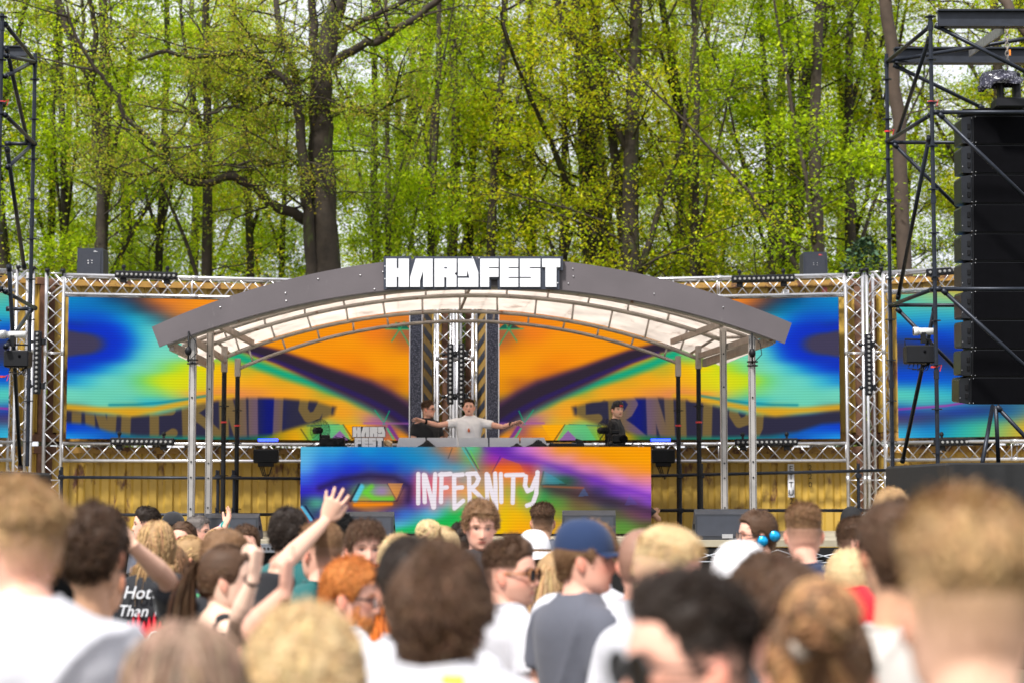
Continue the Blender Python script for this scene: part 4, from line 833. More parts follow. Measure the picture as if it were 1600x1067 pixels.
tl = tower('dark scaffold tower at the left photo edge', {
    'diagonal_brace': [(10, 75, F, 43, 222, R), (11, 232, F, 38, 420, R), (14, 415, F, 32, 733, R), (8, 120, F, 50, 98, R), (12, 262, F, 48, 229, R), (9, 542, F, 48, 486, R)],
    'ledger': [(8, 38, F, 55, 97, R), (10, 88, F, 55, 97, R), (8, 180, F, 55, 226, R), (8, 225, R, 52, 225, R), (10, 483, R, 52, 483, R), (8, 456, F, 55, 482, R), (-60, 176, F, 4, 178, F), (-60, 452, F, 4, 452, F)]},
    (3.5, 22, 3, 740), (55, 84, 55, 735), [(4, 160, F), (4, 588, F)])
# steel beams on top
def ibeam(lab, a, b, h, w, mm):
    t = MB(); a, b = Vector(a), Vector(b); t.bar(a, b, .02, h * .8)
    for s_ in (-1, 1): t.bar(a + Vector((0, 0, s_ * h * .45)), b + Vector((0, 0, s_ * h * .45)), w, h * .1)
    tag(t.build('steel_beam', mm, base=tuple(a)), lab, 'beam')
BEAM = mat('dark_painted_beam', (.018, .022, .032), .5, metal=.3, var=.3, dirt=((.2, .2, .22), 30, .7, 1))
ibeam('dark steel beam across the very top of the right scaffold tower', at(1465, 30, F), at(1700, 30, F), .2, .14, BEAM)
ibeam('scratched dark steel beam lying behind the top of the right tower', at(1397, 88, R), at(1700, 88, R), .2, .14, BEAM)
ibeam('short dark beam at the top of the left scaffold tower', at(-60, 81, R), at(42, 81, R), .13, .1, BEAM)
t = MB(); t.bar(at(1515, 82, R - .2), at(1568, 45, F + .1), .02, .12); tag(t.build('steel_beam', mat('worn_galvanised_beam', (.2, .2, .2), .5, metal=.5, var=.4, scale=20), base=tuple(at(1515, 82, R - .2))), 'short worn galvanised beam slanting between the two top beams', 'beam')
# hoist chain and moving head in a spotted rain cover
q = at(1573, 45, YF + .4); t = thing('chain_hoist', 'hanging chain and hook with an orange tab above the covered moving light', 'hoist', (q.x, q.y, q.z)); m = MB(); zc = q.z; k = 0
while zc > at(0, 108, YF + .4).z:
    R_ = Matrix.Rotation(math.pi / 2 * (k % 2), 3, 'Z'); m.path([Vector((q.x, q.y, zc)) + R_ @ Vector((.022 * math.cos(a), 0, .035 * math.sin(a))) for a in np.linspace(0, 2 * math.pi, 11)], .007, 5, caps=False); zc -= .05; k += 1
m.build('chain', STEEL, t); m = MB(); z = at(0, 83, YF + .4).z; m.box((q.x + .03, q.y, z), (.02, .02, .07)); m.build('orange_tab', mat('orange_tab', (.8, .25, .02)), t)
q = at(1566, 172, YF + .4); t = thing('moving_light', 'moving head light under a white-spotted plastic rain cover above the speakers', 'stage light', (q.x, q.y, q.z)); z0 = q.z
m = MB(); m.box((q.x + .07, q.y, z0 + .06), (.34, .3, .12), bev=.02); m.box((q.x + .17, q.y, z0 + .26), (.08, .14, .34), bev=.02); m.box((q.x - .02, q.y, z0 + .26), (.06, .14, .3), bev=.02); m.build('yoke', BLKPL, t)
rnd = random.Random(4); V = []; n, mm_ = 28, 12
for j in range(mm_ + 1):
    for k in range(n):
        th = math.pi * .62 * j / mm_; ph = 2 * math.pi * k / n; rr = 1 + .10 * math.sin(ph * 5 + j) + .05 * rnd.uniform(-1, 1); V.append((q.x - .02 + .25 * rr * math.sin(th) * math.cos(ph), q.y + .17 * rr * math.sin(th) * math.sin(ph), z0 + .33 + .13 * math.cos(th) * rr - (.06 if ph > 2.4 and ph < 4.2 and j > 8 else 0)))
m = MB(); m.add(V, [(j * n + k, j * n + (k + 1) % n, (j + 1) * n + (k + 1) % n, (j + 1) * n + k) for j in range(mm_) for k in range(n)])
RC = mat('spotted_rain_cover', (.03, .03, .045), .25, var=.2); nt_ = RC.node_tree; vo = nt_.nodes.new('ShaderNodeTexVoronoi'); vo.inputs['Scale'].default_value = 34; tc_ = nt_.nodes.new('ShaderNodeTexCoord'); nt_.links.new(tc_.outputs['Object'], vo.inputs['Vector']); cr = nt_.nodes.new('ShaderNodeValToRGB'); cr.color_ramp.elements[0].position = .3; cr.color_ramp.elements[0].color = (.25, .25, .3, 1); cr.color_ramp.elements[1].position = .42; cr.color_ramp.elements[1].color = (.03, .03, .05, 1); nt_.links.new(vo.outputs['Distance'], cr.inputs[0]); nt_.links.new(cr.outputs[0], nt_.nodes['Principled BSDF'].inputs['Base Color'])
m.build('rain_cover', RC, t, smooth=True)
# small clamped light/camera boxes on the towers
for lab, bx0, bx1, by0, by1, wx0, wx1, wy, Y in (('black clamped box with white bar on the right scaffold tower', 1414, 1459, 540, 568, 1427, 1458, 518, YF + .2), ('black clamped box with white bar on the left scaffold tower', 9, 48, 548, 574, 1, 40, 523, YF + .2)):
    a, b = at(bx0, by1, Y), at(bx1, by0, Y); c = (a + b) / 2; t = thing('clamped_box', lab, 'device', tuple(c))
    m = MB(); m.box(c, (b.x - a.x, .22, b.z - a.z), bev=.015); m.build('housing', BLKPL, t)
    m = MB(); m.ball((c.x + .04, c.y - .11, c.z + .03), .018, 8, 6); m.build('indicator', BLKG, t)
    m = MB(); m.tube(at(wx0, wy, Y), at(wx1, wy, Y), .04, 12); m.tube(at(wx0, wy, Y), at(wx0 + 8, wy, Y), .05, 12); m.build('white_bar', mat('white_metal_bar', (.6, .6, .6), .4), t, smooth=True)
    m = MB(); m.path([at(bx0, by0, Y), at(bx0, by0 - 10, Y), at(bx1 - 4, by0 - 9, Y), at(bx1 - 4, by0, Y)], .01, 6); m.box(at((wx0 + wx1) / 2, wy + 10, Y), (.05, .08, .12)); m.build('yoke', BLKPL, t)
    m = MB()
    for k in range(4): m.path([at(bx0 + 8 + k * 6, by1, Y - .05), at(bx0 + 4 + k * 8, by1 + 7 + 2 * k, Y - .08), at(bx0 + 20 + k * 5, by1 + 9, Y - .06), at(bx1 - 6, by1 - 2, Y - .05)], .006, 5)
    m.build('cable', BLK, t, smooth=True)

# ---------------------------------------------------------------- hanging loudspeaker column
def cabinet():
    t = thing('line_array_cabinet', 'x', 'speaker', (0, 0, 0), 0, 'black cabinets of the hanging loudspeaker column')
    w, h, dp = 1.3, .318, .5
    m = MB(); m.prism([(0, -.0), (w, 0), (w, .42), (w - .1, dp), (.1, dp), (0, .42)], (0, 0, .004), (1, 0, 0), (0, 1, 0), (0, 0, 1), 0, h - .008); m.build('cabinet_shell', BLKPL, t, local=True)
    m = MB(); m.box((w / 2, -.012, h / 2), (w - .03, .016, h - .03)); m.build('grille', BLKG, t, local=True)
    m = MB(); m.prism([(0, .0), (0, h - .02), (-.11, h - .035), (-.125, h - .06), (-.125, .02), (-.11, .004)], (0, .03, .015), (1, 0, 0), (0, 0, 1), (0, 1, 0), 0, .32); m.build('side_cheek', mat('speaker_side_metal', (.016, .018, .023), .35, metal=.4, var=.2), t, local=True)
    m = MB()
    for z in (.10, .2): m.box((-.035, .024, z), (.035, .02, .065), bev=.006)
    build_split(m, 'rigging_slot', BLK, t, local=True)
    m = MB()
    for x, z in ((-.01, .29), (-.01, .02), (-.12, .08), (.03, .3), (.03, .02)): m.ball((x, -.003 if x < 0 else -.022, z), .006, 6, 4)
    build_split(m, 'rigging_pin', ALU, t, local=True)
    return t
cb = cabinet(); ys = [181, 226.5, 272.5, 319, 364.5, 409, 454, 500, 545.5, 588.5, 632]
ords = ['top', 'second', 'third', 'fourth', 'fifth', 'sixth', 'seventh', 'eighth', 'second lowest', 'lowest']
for i in range(10):
    o = cb if i == 0 else dup(cb); Y = 22.3; xl = 1520 if i < 8 else (1519, 1516)[i - 8]
    q = at(xl, ys[i + 1], Y); tp = at(xl, ys[i], Y); o.location = q; o.scale = (1, 1, (tp.z - q.z) / .318)
    o.rotation_euler = (math.radians([0, 0, 0, 0, 0, .5, 1, 2, 3, 5][i]), 0, math.radians(2)); o['label'] = f'{ords[i]} black cabinet of the hanging loudspeaker column' 
t = MB(); t.bar(at(1500, 178, 22.5), at(1700, 178, 22.5), .3, .05); t.bar(at(1530, 173, 22.5), at(1700, 171, 22.5), .06, .05); tag(t.build('flying_frame', BLK, base=tuple(at(1500, 178, 22.5))), 'flat black flying frame on top of the loudspeaker column', 'frame')
# loose cables on the stage front right
t = MB(); rnd = random.Random(8)
for k in range(4): t.path([(at(1000 + 60 * j + 12 * k, 800, 24.5).x, 24.56 - .05 * math.sin(j + k), FLZ - .12 - .18 * abs(math.sin(j * 1.1 + k))) for j in range(8)], .009, 5)
tag(t.build('stage_cable', mat('pale_cable', (.3, .32, .36), .4), base=tuple(at(1100, 850, 24.5))), 'pale looping cables along the front edge of the stage', 'cable')
for x, lab in ((1000, 'small grey stage box on the front edge right of the booth'), (418, 'small grey stage box on the front edge at the left')):
    q = at(x, 850, 24.58); t = thing('stage_box', lab, 'equipment', (q.x, q.y, FLZ - .2)); m = MB(); m.box((q.x, q.y - .04, FLZ - .1), (.24, .08, .12), bev=.01); m.build('housing', mat('grey_box_metal', (.12, .13, .15), .5), t); m = MB()
    for k in range(4): m.lathe([(.014, 0), (.014, .01)], (q.x - .08 + k * .05, q.y - .08, FLZ - .1), 8, Matrix.Rotation(math.pi / 2, 3, 'X'))
    build_split(m, 'socket', BLK, t)
# ---------------------------------------------------------------- trees
BARK = mat('dark_mossy_bark', (.028, .020, .013), .9, var=.4, scale=5, bump=.6, bscale=14, dirt=((.045, .055, .012), 2.5, .56, .5))
BARK2 = mat('smooth_grey_brown_bark', (.042, .03, .02), .85, var=.25, scale=4, bump=.3, bscale=10)
def leafmat(nm, var=.35): return mat(nm, vcol=True, var=var, scale=1.3, rough=.5, trans=.6, spec=.3)
LEAF = leafmat('spring_leaf')
class Tree:
    def __init__(s, seed): s.r = random.Random(seed); s.np = np.random.RandomState(seed); s.wood = MB(); s.lp = []
    def limb(s, P, r0, r1, n=6): 
        k = len(P); s.wood.path(P, [r0 + (r1 - r0) * (i / (k - 1)) ** .8 for i in range(k)], n)
    def wiggle(s, a, d, ln, k, w, grav=0):
        P = [Vector(a)]; d = Vector(d).normalized()
        for i in range(k):
            d = (d + Vector((s.r.gauss(0, w), s.r.gauss(0, w), s.r.gauss(0, w * .7) + grav))).normalized(); P.append(P[-1] + d * ln / k)
        return P
    def branch(s, a, d, ln, r, depth, leafy=1.0, flat=.35):
        P = s.wiggle(a, d, ln, 5, .16, .03 if depth > 1 else -.01); s.limb(P, r, r * .3, 6 if depth > 1 else 4)
        if depth == 0:
            for p in P[1:]: s.lp.append((p, ln, leafy))
            return
        for i in range(3 + depth * 2):
            f = s.r.uniform(.2, 1); k = min(4, int(f * 5)); p = P[k].lerp(P[k + 1], f * 5 - k) if k < 5 else P[5]
            dd = (P[k + 1] - P[k]).normalized(); side = Vector((s.r.gauss(0, 1), s.r.gauss(0, 1), s.r.gauss(0, flat))).normalized()
            s.branch(p, (dd * .6 + side * .9), ln * s.r.uniform(.35, .6) * (1.15 - .4 * f), r * .42, depth - 1, leafy, flat)
    def leaves(s, per, size, cols, spread=.3, zsp=.1):
        k = len(s.lp)
        if not k: return None
        C = np.array([p[:] for p, _, _ in s.lp]); wts = np.array([l for _, _, l in s.lp]); idx = s.np.choice(k, int(per * k), p=wts / wts.sum()) 
        n = len(idx); c = C[idx] + s.np.normal(0, 1, (n, 3)) * np.array((spread, spread, zsp))
        a = s.np.uniform(0, 2 * math.pi, n); tilt = s.np.normal(0, .55, (n, 2)); sz = size * s.np.uniform(.6, 1.3, n)
        u = np.stack([np.cos(a), np.sin(a), tilt[:, 0]], 1); v = np.stack([-np.sin(a), np.cos(a), tilt[:, 1]], 1) * .62
        u *= sz[:, None] / 2; v *= sz[:, None] / 2
        V = np.stack([c - u, c - v * 1.0 + u * .1, c + u, c + v + u * .1], 1).reshape(-1, 3)
        cl = np.array(cols)[s.np.choice(len(cols), k)][idx]   # colour by spray
        cl = cl * s.np.uniform(.7, 1.35, (n, 1)); m = MB(); m.v = [V]; m.n = 4 * n; m.f = np.arange(4 * n).reshape(n, 4).tolist(); m.c = [np.repeat(cl, 4, 0)]
        return m
GREEN = [(.36, .50, .008), (.44, .56, .010), (.27, .40, .006), (.50, .60, .015), (.34, .50, .008), (.22, .34, .005)]
YEL = [(.56, .58, .010), (.46, .54, .008), (.60, .56, .015), (.50, .42, .02), (.42, .56, .01), (.62, .62, .02), (.38, .48, .008)]
MIX = GREEN[:3] + YEL[:3]
def make_tree(seed, H=19, r=.2, lean=0, cols=GREEN, nb=26, z0=3.5, per=6.2, fork=True, depth=2, reach=3.4, leaf=.088):
    T = Tree(seed); P = [Vector((0, 0, 0))]; d = Vector((lean, 0, 1)).normalized(); k = 12
    for i in range(k): d = (d + Vector((T.r.gauss(0, .035), T.r.gauss(0, .03), 0))).normalized(); d.z = max(d.z, .8); P.append(P[-1] + d * H / k)
    T.limb(P, r * 1.55, r * .45, 10)
    if fork:
        for q in range(2): i = T.r.randint(4, 7); Q = T.wiggle(P[i], (T.r.choice((-1, 1)) * .35, T.r.uniform(-.3, .3), 1), H * .45, 7, .08); T.limb(Q, r * .5, r * .1, 7); [T.branch(Q[j], (T.r.gauss(0, 1), T.r.gauss(0, 1), .4), reach * .6, r * .14, 1) for j in range(2, 8)]
    for b in range(nb):
        z = z0 + (H - z0) * (b + T.r.random()) / nb; f = z / H * k; i = min(k - 1, int(f)); p = P[i].lerp(P[i + 1], f - i); a = T.r.uniform(0, 2 * math.pi)
        ln = reach * T.r.uniform(.6, 1.15) * (1 - .45 * (z / H) ** 2); T.branch(p, (math.cos(a), math.sin(a), T.r.uniform(.15, .7)), ln, max(.018, r * .22 * (1 - .5 * z / H)), depth)
    return T.wood, T.leaves(per, leaf, cols)
def tree_thing(lab, wood, crown, loc, bark=BARK, rz=0, name='beech_tree', grp='spring trees behind the stage'):
    t = thing(name, lab, 'tree', loc, rz, grp); wood.build('trunk', bark, t, smooth=True, local=True)
    if crown: crown.build('crown', LEAF, t, local=True)
    return t
protos = []
for sd_, kw in ((1, dict(r=.17, cols=GREEN)), (2, dict(r=.22, cols=GREEN, nb=30, reach=3.8)), (3, dict(r=.2, cols=YEL, nb=34, reach=3.9, per=6.0, leaf=.076)), (4, dict(r=.13, cols=MIX, nb=26, H=17)), (5, dict(r=.11, cols=GREEN, nb=24, H=14, z0=2.5, reach=3.0)), (6, dict(r=.26, cols=YEL, nb=30, reach=3.6, per=5.8, leaf=.076)), (7, dict(r=.12, nb=16, per=1.5, cols=GREEN, reach=2.6)), (8, dict(r=.15, nb=12, per=2.0, cols=YEL, reach=2.4))):
    protos.append(make_tree(sd_, **kw))
# (photo column of the trunk, distance, trunk scale, prototype, label)
TR = [(30, 50, 1.0, 1, 'dark trunk tree rising just right of the left scaffold pole'), (78, 56, 1, 3, 'slim leafy tree between the left scaffold tower and the left speaker box'), (155, 47, .8, 0, 'straight brown trunk tree above the left loudspeaker box'),
      (225, 60, 1, 4, 'small bright green tree above the left LED bar'), (300, 64, 1, 0, 'thin tree above the left screen, behind low oak limbs'), (404, 54, .7, 3, 'slim dark tree left of the big oak, first of two'), (430, 58, .8, 4, 'slim dark tree left of the big oak, second of two'),
      (560, 58, 1.2, 1, 'thick pale trunk tree just right of the big oak'), (612, 46, .55, 4, 'thin sapling with bright leaves left of the lettered sign'), (706, 52, .75, 0, 'left stem of the close pair above the lettered sign'), (722, 52.6, .85, 3, 'right stem of the close pair above the lettered sign'),
      (822, 62, .8, 4, 'small tree right of the sign with low bright leaves'), (858, 55, .7, 2, 'yellow-green tree above the right end of the sign'), (908, 50, 1.15, 5, 'stout dark trunk tree above the right part of the fascia'), (965, 57, 1, 2, 'yellow-green tree behind the stout trunk'), (1003, 46, .95, 2, 'dark slender trunk with dense yellow-green leaves right of centre'),
      (1045, 56, .8, 3, 'thin tree beside the dense yellow-green one'), (1108, 63, .8, 0, 'distant green tree left of the tallest right trunk'), (1178, 51, 1.1, 1, 'thick trunk tree above the right end of the fascia'), (1232, 60, .8, 2, 'yellowish tree behind the right loudspeaker box'), (1282, 46, .9, 0, 'leaning dark trunk tree at the right loudspeaker box'),
      (1352, 53, .8, 3, 'slim tree left of the right scaffold tower'), (1462, 56, .9, 1, 'green tree seen through the right scaffold tower'), (1535, 52, 1, 2, 'tree behind the top of the loudspeaker column'), (1620, 58, 1, 1, 'tree at the right photo edge behind the beams'), (-40, 54, 1, 0, 'tree at the left photo edge behind the scaffold'),
      (120, 66, .8, 2, 'distant yellow tree behind the left trunks'), (350, 70, .8, 1, 'distant tree left of the oak base'), (490, 72, .8, 3, 'distant tree behind the oak trunk'), (655, 68, .7, 1, 'distant tree behind the sapling'), (770, 69, .8, 3, 'distant tree above the sign'), (935, 72, .8, 0, 'distant tree behind the yellow-green crowns'), (1075, 73, .8, 5, 'distant tree behind the thin right trees'), (1150, 75, .7, 4, 'distant small tree left of the thick right trunk'),
      (1320, 71, .8, 2, 'distant tree left of the right tower'), (1410, 68, .8, 4, 'distant tree behind the brown right trunk'), (1575, 72, .8, 3, 'distant tree behind the covered moving light'), (195, 74, .8, 0, 'distant tree between the left box and the oak limbs')]
TR += [(250, 49, .6, 6, 'nearly bare slim trunk above the left LED bar'), (335, 48, .7, 7, 'nearly bare trunk left of the oak behind its low limbs'), (583, 49, .6, 6, 'nearly bare slim trunk between the oak and the sapling'), (668, 47, .5, 6, 'nearly bare thin trunk left of the close pair'), (742, 48, .6, 7, 'nearly bare trunk above the letters of the sign'), (880, 49, .6, 6, 'nearly bare slim trunk just left of the stout trunk'), (1025, 48, .7, 7, 'nearly bare trunk right of the dense yellow-green tree'), (1085, 47, .55, 6, 'nearly bare thin trunk above the right fascia'), (1140, 49, .7, 7, 'nearly bare trunk left of the thick right trunk'), (1212, 48, .6, 6, 'nearly bare slim trunk left of the right loudspeaker box'), (1318, 49, .8, 7, 'nearly bare trunk above the right screen corner'), (105, 48, .6, 6, 'nearly bare slim trunk left of the left loudspeaker box'), (55, 47, .8, 7, 'nearly bare trunk behind the left scaffold pole')]
used_p = {}; rr = random.Random(77)
for (px, Y, s_, k, lab) in TR:
    loc = (at(px, 420, Y).x, Y, 0); rz = rr.uniform(0, 6.28); hs = rr.uniform(.92, 1.08)
    if k not in used_p: t = tree_thing('x', *protos[k], loc, [BARK, BARK2][k in (0, 4)], rz); used_p[k] = t
    else: t = dup(used_p[k], None, loc, rz)
    t['label'] = lab; t.scale = (.55 + .5 * s_, .55 + .5 * s_, hs)
# the big oak
T = Tree(55); OY = 43.0
def ok(P, r0, r1, dy=0, depth=1, nb=6, leafy=.7, n=8, bl=1.7):
    Q = [at(x, y, OY + dy * i / len(P)) for i, (x, y) in enumerate(P)]
    R_ = []
    for i in range(len(Q) - 1):
        for j in range(3): R_.append(Q[i].lerp(Q[i + 1], j / 3) + Vector((T.r.gauss(0, .03), 0, T.r.gauss(0, .03))) * (1 if j else 0))
    R_.append(Q[-1]); T.limb(R_, r0, r1, n)
    for b in range(nb):
        i = T.r.randint(1, len(R_) - 2); a = T.r.uniform(0, 2 * math.pi); T.branch(R_[i], (math.cos(a), math.sin(a) * .7, T.r.uniform(-.2, .8)), bl * T.r.uniform(.6, 1.3), .03, depth, leafy, .6)
base = at(510, 420, OY)
ok([(518, 765 + 1.9 / OY * 3000), (513, 560), (510, 420), (505, 300), (503, 200), (501, 110), (515, 60), (530, 0), (540, -60)], .42, .17, 0, 1, 16, .5, 14)
ok([(486, 765 + 1.9 / OY * 3000), (488, 560), (488, 420), (482, 350), (478, 280), (469, 200), (466, 165), (450, 130), (420, 100), (385, 82), (340, 84), (300, 92), (260, 80), (215, 95)], .17, .04, -1.5, 2, 15, .55, 10, 2.0)
ok([(478, 345), (450, 330), (420, 318), (395, 292), (366, 276), (330, 286), (290, 284), (270, 268), (262, 240), (236, 222), (205, 192), (185, 160), (173, 138), (150, 110), (120, 60), (105, 10)], .13, .03, -2.5, 2, 13, .5, 8, 1.9)
ok([(366, 276), (340, 285), (300, 275), (250, 268), (225, 272), (200, 290)], .07, .02, -2, 2, 8, .6, 7)
ok([(512, 105), (535, 88), (560, 75), (600, 60), (640, 35), (680, 5), (705, -20)], .12, .07, -1, 1, 8, .5, 8)
ok([(508, 85), (540, 45), (580, 28), (632, 2), (660, -20)], .09, .05, .6, 1, 8, .5, 8)
ok([(500, 120), (492, 75), (490, 30), (486, -20)], .14, .08, .4, 1, 8, .5, 8)
ok([(470, 190), (462, 120), (440, 60), (432, 10), (425, -30)], .11, .06, 1, 1, 8, .5, 8)
ok([(482, 260), (455, 250), (425, 258), (395, 250), (370, 262), (330, 260)], .05, .02, -1.5, 2, 8, .6, 6)
ok([(470, 170), (430, 160), (390, 175), (350, 168), (310, 180), (270, 160)], .06, .02, -2, 2, 12, .6, 7)
ok([(505, 190), (540, 170), (590, 175), (640, 150)], .05, .02, -1, 2, 8, .6, 6)
oak = thing('oak_tree', 'big mossy oak with crooked spreading limbs left of the lettered sign', 'tree', (base.x, OY, 0))
T.wood.build('trunk', BARK, oak, smooth=True); T.leaves(3.6, .056, [(.32, .42, .02), (.42, .45, .03), (.26, .36, .02), (.4, .32, .05)], .16, .1).build('crown', LEAF, oak)
# brown smooth trunk beside the right tower, leaning, with a heavy limb at the top right corner
T = Tree(66); OY = 38.0
ok([(1432, 765 + 1.9 / OY * 3000), (1420, 500), (1412, 380), (1405, 220), (1396, 100), (1383, 0), (1376, -60)], .16, .12, 0, 1, 5, .5, 12, 1.4)
ok([(1383, 0), (1400, -30), (1480, -60), (1560, -20), (1580, 20), (1610, 60)], .1, .1, -2, 1, 4, .5, 8)
bt_ = thing('beech_tree', 'tall smooth light-brown trunk directly behind the right scaffold tower', 'tree', (at(1415, 420, OY).x, OY, 0)); T.wood.build('trunk', mat('light_brown_bark', (.055, .037, .025), .85, var=.25, scale=6, bump=.3, bscale=12), bt_, smooth=True); T.leaves(3.5, .08, GREEN, .25, .1).build('crown', LEAF, bt_)
# left crooked dark tree
T = Tree(67); OY = 45.0
ok([(150, 765 + 1.9 / OY * 3000), (160, 420), (158, 300), (150, 190), (140, 130), (118, 80), (100, 30), (88, -20)], .13, .08, .0, 1, 8, .8, 8)
ok([(150, 170), (143, 110), (150, 50), (140, 0), (135, -30)], .09, .05, -1, 1, 8, .8, 8); ok([(120, 85), (132, 40), (128, 0)], .06, .04, 1, 1, 5, .8, 7); ok([(140, 130), (175, 60), (170, 0)], .05, .03, 1, 1, 6, .8, 6)
t = thing('hornbeam_tree', 'crooked dark multi-stemmed tree in the upper left of the photo', 'tree', (at(152, 420, OY).x, OY, 0)); T.wood.build('trunk', BARK, t, smooth=True); T.leaves(7, .08, GREEN + YEL[:2], .3, .12).build('crown', LEAF, t)
# holly bush
rs = np.random.RandomState(3); n = 5200; c = at(1352, 415, 36.5); 
ang = rs.uniform(0, 6.28, n); rad = np.sqrt(rs.uniform(.1, 1, n)); zz = rs.uniform(0, 1, n); RR = .95 * np.sqrt(np.clip(1 - zz ** 3, .02, 1)) * (1 + .25 * np.sin(ang * 5 + zz * 9))
P = np.stack([c.x + RR * rad * np.cos(ang), 36.5 + RR * rad * np.sin(ang), .6 + zz * (at(0, 372, 36.5).z - .6)], 1); a = rs.uniform(0, 6.28, n); u = np.stack([np.cos(a), np.sin(a), rs.normal(0, .5, n)], 1) * .05; v = np.stack([-np.sin(a), np.cos(a), rs.normal(0, .5, n)], 1) * .028
m = MB(); m.v = [np.stack([P - u, P - v, P + u, P + v], 1).reshape(-1, 3)]; m.n = 4 * n; m.f = np.arange(4 * n).reshape(n, 4).tolist(); m.c = [np.repeat(np.array((.03, .065, .03)) * rs.uniform(.5, 1.6, (n, 1)), 4, 0)]
t = thing('holly_bush', 'dark blue-green holly behind the container right of the right speaker box', 'bush', (c.x, 36.5, 0)); m.build('foliage', mat('holly_leaf', vcol=True, rough=.3, var=.3), t)
m = MB(); 
for k in range(5): m.path([(c.x + .1 * k * math.sin(k) + .05 * j * math.cos(k), 36.5 + .04 * j * math.sin(k * 2), j * .6) for j in range(8)], .03, 6)
m.build('stem', BARK, t)
# ---------------------------------------------------------------- people
SKINM = mat('skin', vcol=True, rough=.5, var=.05, scale=25, spec=.35)
HAIRM = mat('hair_strands', vcol=True, rough=.6, var=.12, scale=30, spec=.22)
def cloth(nm, c): return mat('cloth_' + nm, c, .9, var=.06, scale=6, bump=.35, bscale=7, sheen=.1)
SH = dict(brightwhite=(.82, .82, .84), white=(.54, .54, .58), offwhite=(.47, .44, .41), black=(.013, .014, .018), navy=(.02, .03, .07), teal=(.01, .10, .10), grey=(.085, .09, .115), darkgrey=(.035, .035, .042), red=(.55, .01, .02), green=(.06, .35, .14), blue=(.02, .16, .35), pink=(.5, .2, .25))
TR_ = cloth('dark_trousers', (.02, .022, .03)); SHOE = mat('shoe_rubber', (.03, .03, .03), .6)
HZT = np.array([-.122, -.118, -.110, -.098, -.080, -.060, -.035, -.005, .015, .045, .075, .098, .112, .119])
HW = np.array([.004, .022, .041, .055, .0635, .068, .072, .0755, .0775, .0765, .069, .054, .034, .003])
HFf = np.array([.050, .064, .076, .083, .086, .087, .0875, .087, .090, .088, .078, .060, .036, .003])
HB = np.array([.004, .012, .022, .036, .055, .072, .088, .098, .101, .098, .087, .069, .046, .003])
def hp(phi, z, off=0.0):
    w, f, b = np.interp(z, HZT, HW), np.interp(z, HZT, HFf), np.interp(z, HZT, HB); s, c = np.sin(phi), np.cos(phi)
    r = np.where(c > 0, f, b); P = np.stack([w * np.sign(s) * np.abs(s) ** .92, r * np.sign(c) * np.abs(c) ** .92, z], -1)
    n = np.stack([P[..., 0] / .077 ** 2, P[..., 1] / .095 ** 2, (z - .0) / .12 ** 2 * .9], -1); n /= np.linalg.norm(n, axis=-1, keepdims=True) + 1e-9
    return P + n * np.asarray(off)[..., None] if np.ndim(off) else P + n * off, n
def hairline(phi):
    a = np.abs((np.asarray(phi) + math.pi) % (2 * math.pi) - math.pi); return np.interp(a, [0, .6, .95, 1.2, 1.35, 1.5, 1.85, 2.2, 3.15], [.070, .068, .050, -.01, -.012, .012, .0, -.055, -.072])
def loft(mb, rings, n=14):
    V = []
    for (c, u, v) in rings:
        c, u, v = np.array(c, float), np.array(u, float), np.array(v, float)
        for j in range(n): a = 2 * math.pi * j / n; V.append(c + u * math.cos(a) + v * math.sin(a))
    k = len(rings); F_ = [(i * n + j, i * n + (j + 1) % n, (i + 1) * n + (j + 1) % n, (i + 1) * n + j) for i in range(k - 1) for j in range(n)] + [tuple(reversed(range(n))), tuple(range((k - 1) * n, k * n))]
    mb.add(V, F_)
def limb_rings(pts, rad, flat=1.0):
    P = [np.array(p, float) for p in pts]; Q = []; R_ = []
    for i in range(len(P) - 1):       # Catmull-Rom through the joints
        p0, p1, p2, p3 = P[max(i - 1, 0)], P[i], P[i + 1], P[min(i + 2, len(P) - 1)]
        for j in range(5): t = j / 5; Q.append(.5 * (2 * p1 + (p2 - p0) * t + (2 * p0 - 5 * p1 + 4 * p2 - p3) * t * t + (3 * p1 - p0 - 3 * p2 + p3) * t ** 3) * 1.0 if False else p1 + (p2 - p1) * t); R_.append(rad[i] + (rad[i + 1] - rad[i]) * t)
    Q.append(P[-1]); R_.append(rad[-1]); Q = np.array(Q)
    for _ in range(2): Q[1:-1] = .5 * Q[1:-1] + .25 * (Q[:-2] + Q[2:])
    rings = []; prev = None
    for i in range(len(Q)):
        t = Q[min(i + 1, len(Q) - 1)] - Q[max(i - 1, 0)]; t = t / (np.linalg.norm(t) + 1e-9)
        a = np.cross(t, [0, 1, .1]) if prev is None else prev - t * prev.dot(t)
        if np.linalg.norm(a) < 1e-4: a = np.cross(t, [1, 0, 0])
        a /= np.linalg.norm(a); prev = a; b = np.cross(t, a); rings.append((Q[i], a * R_[i], b * R_[i] * flat))
    return rings
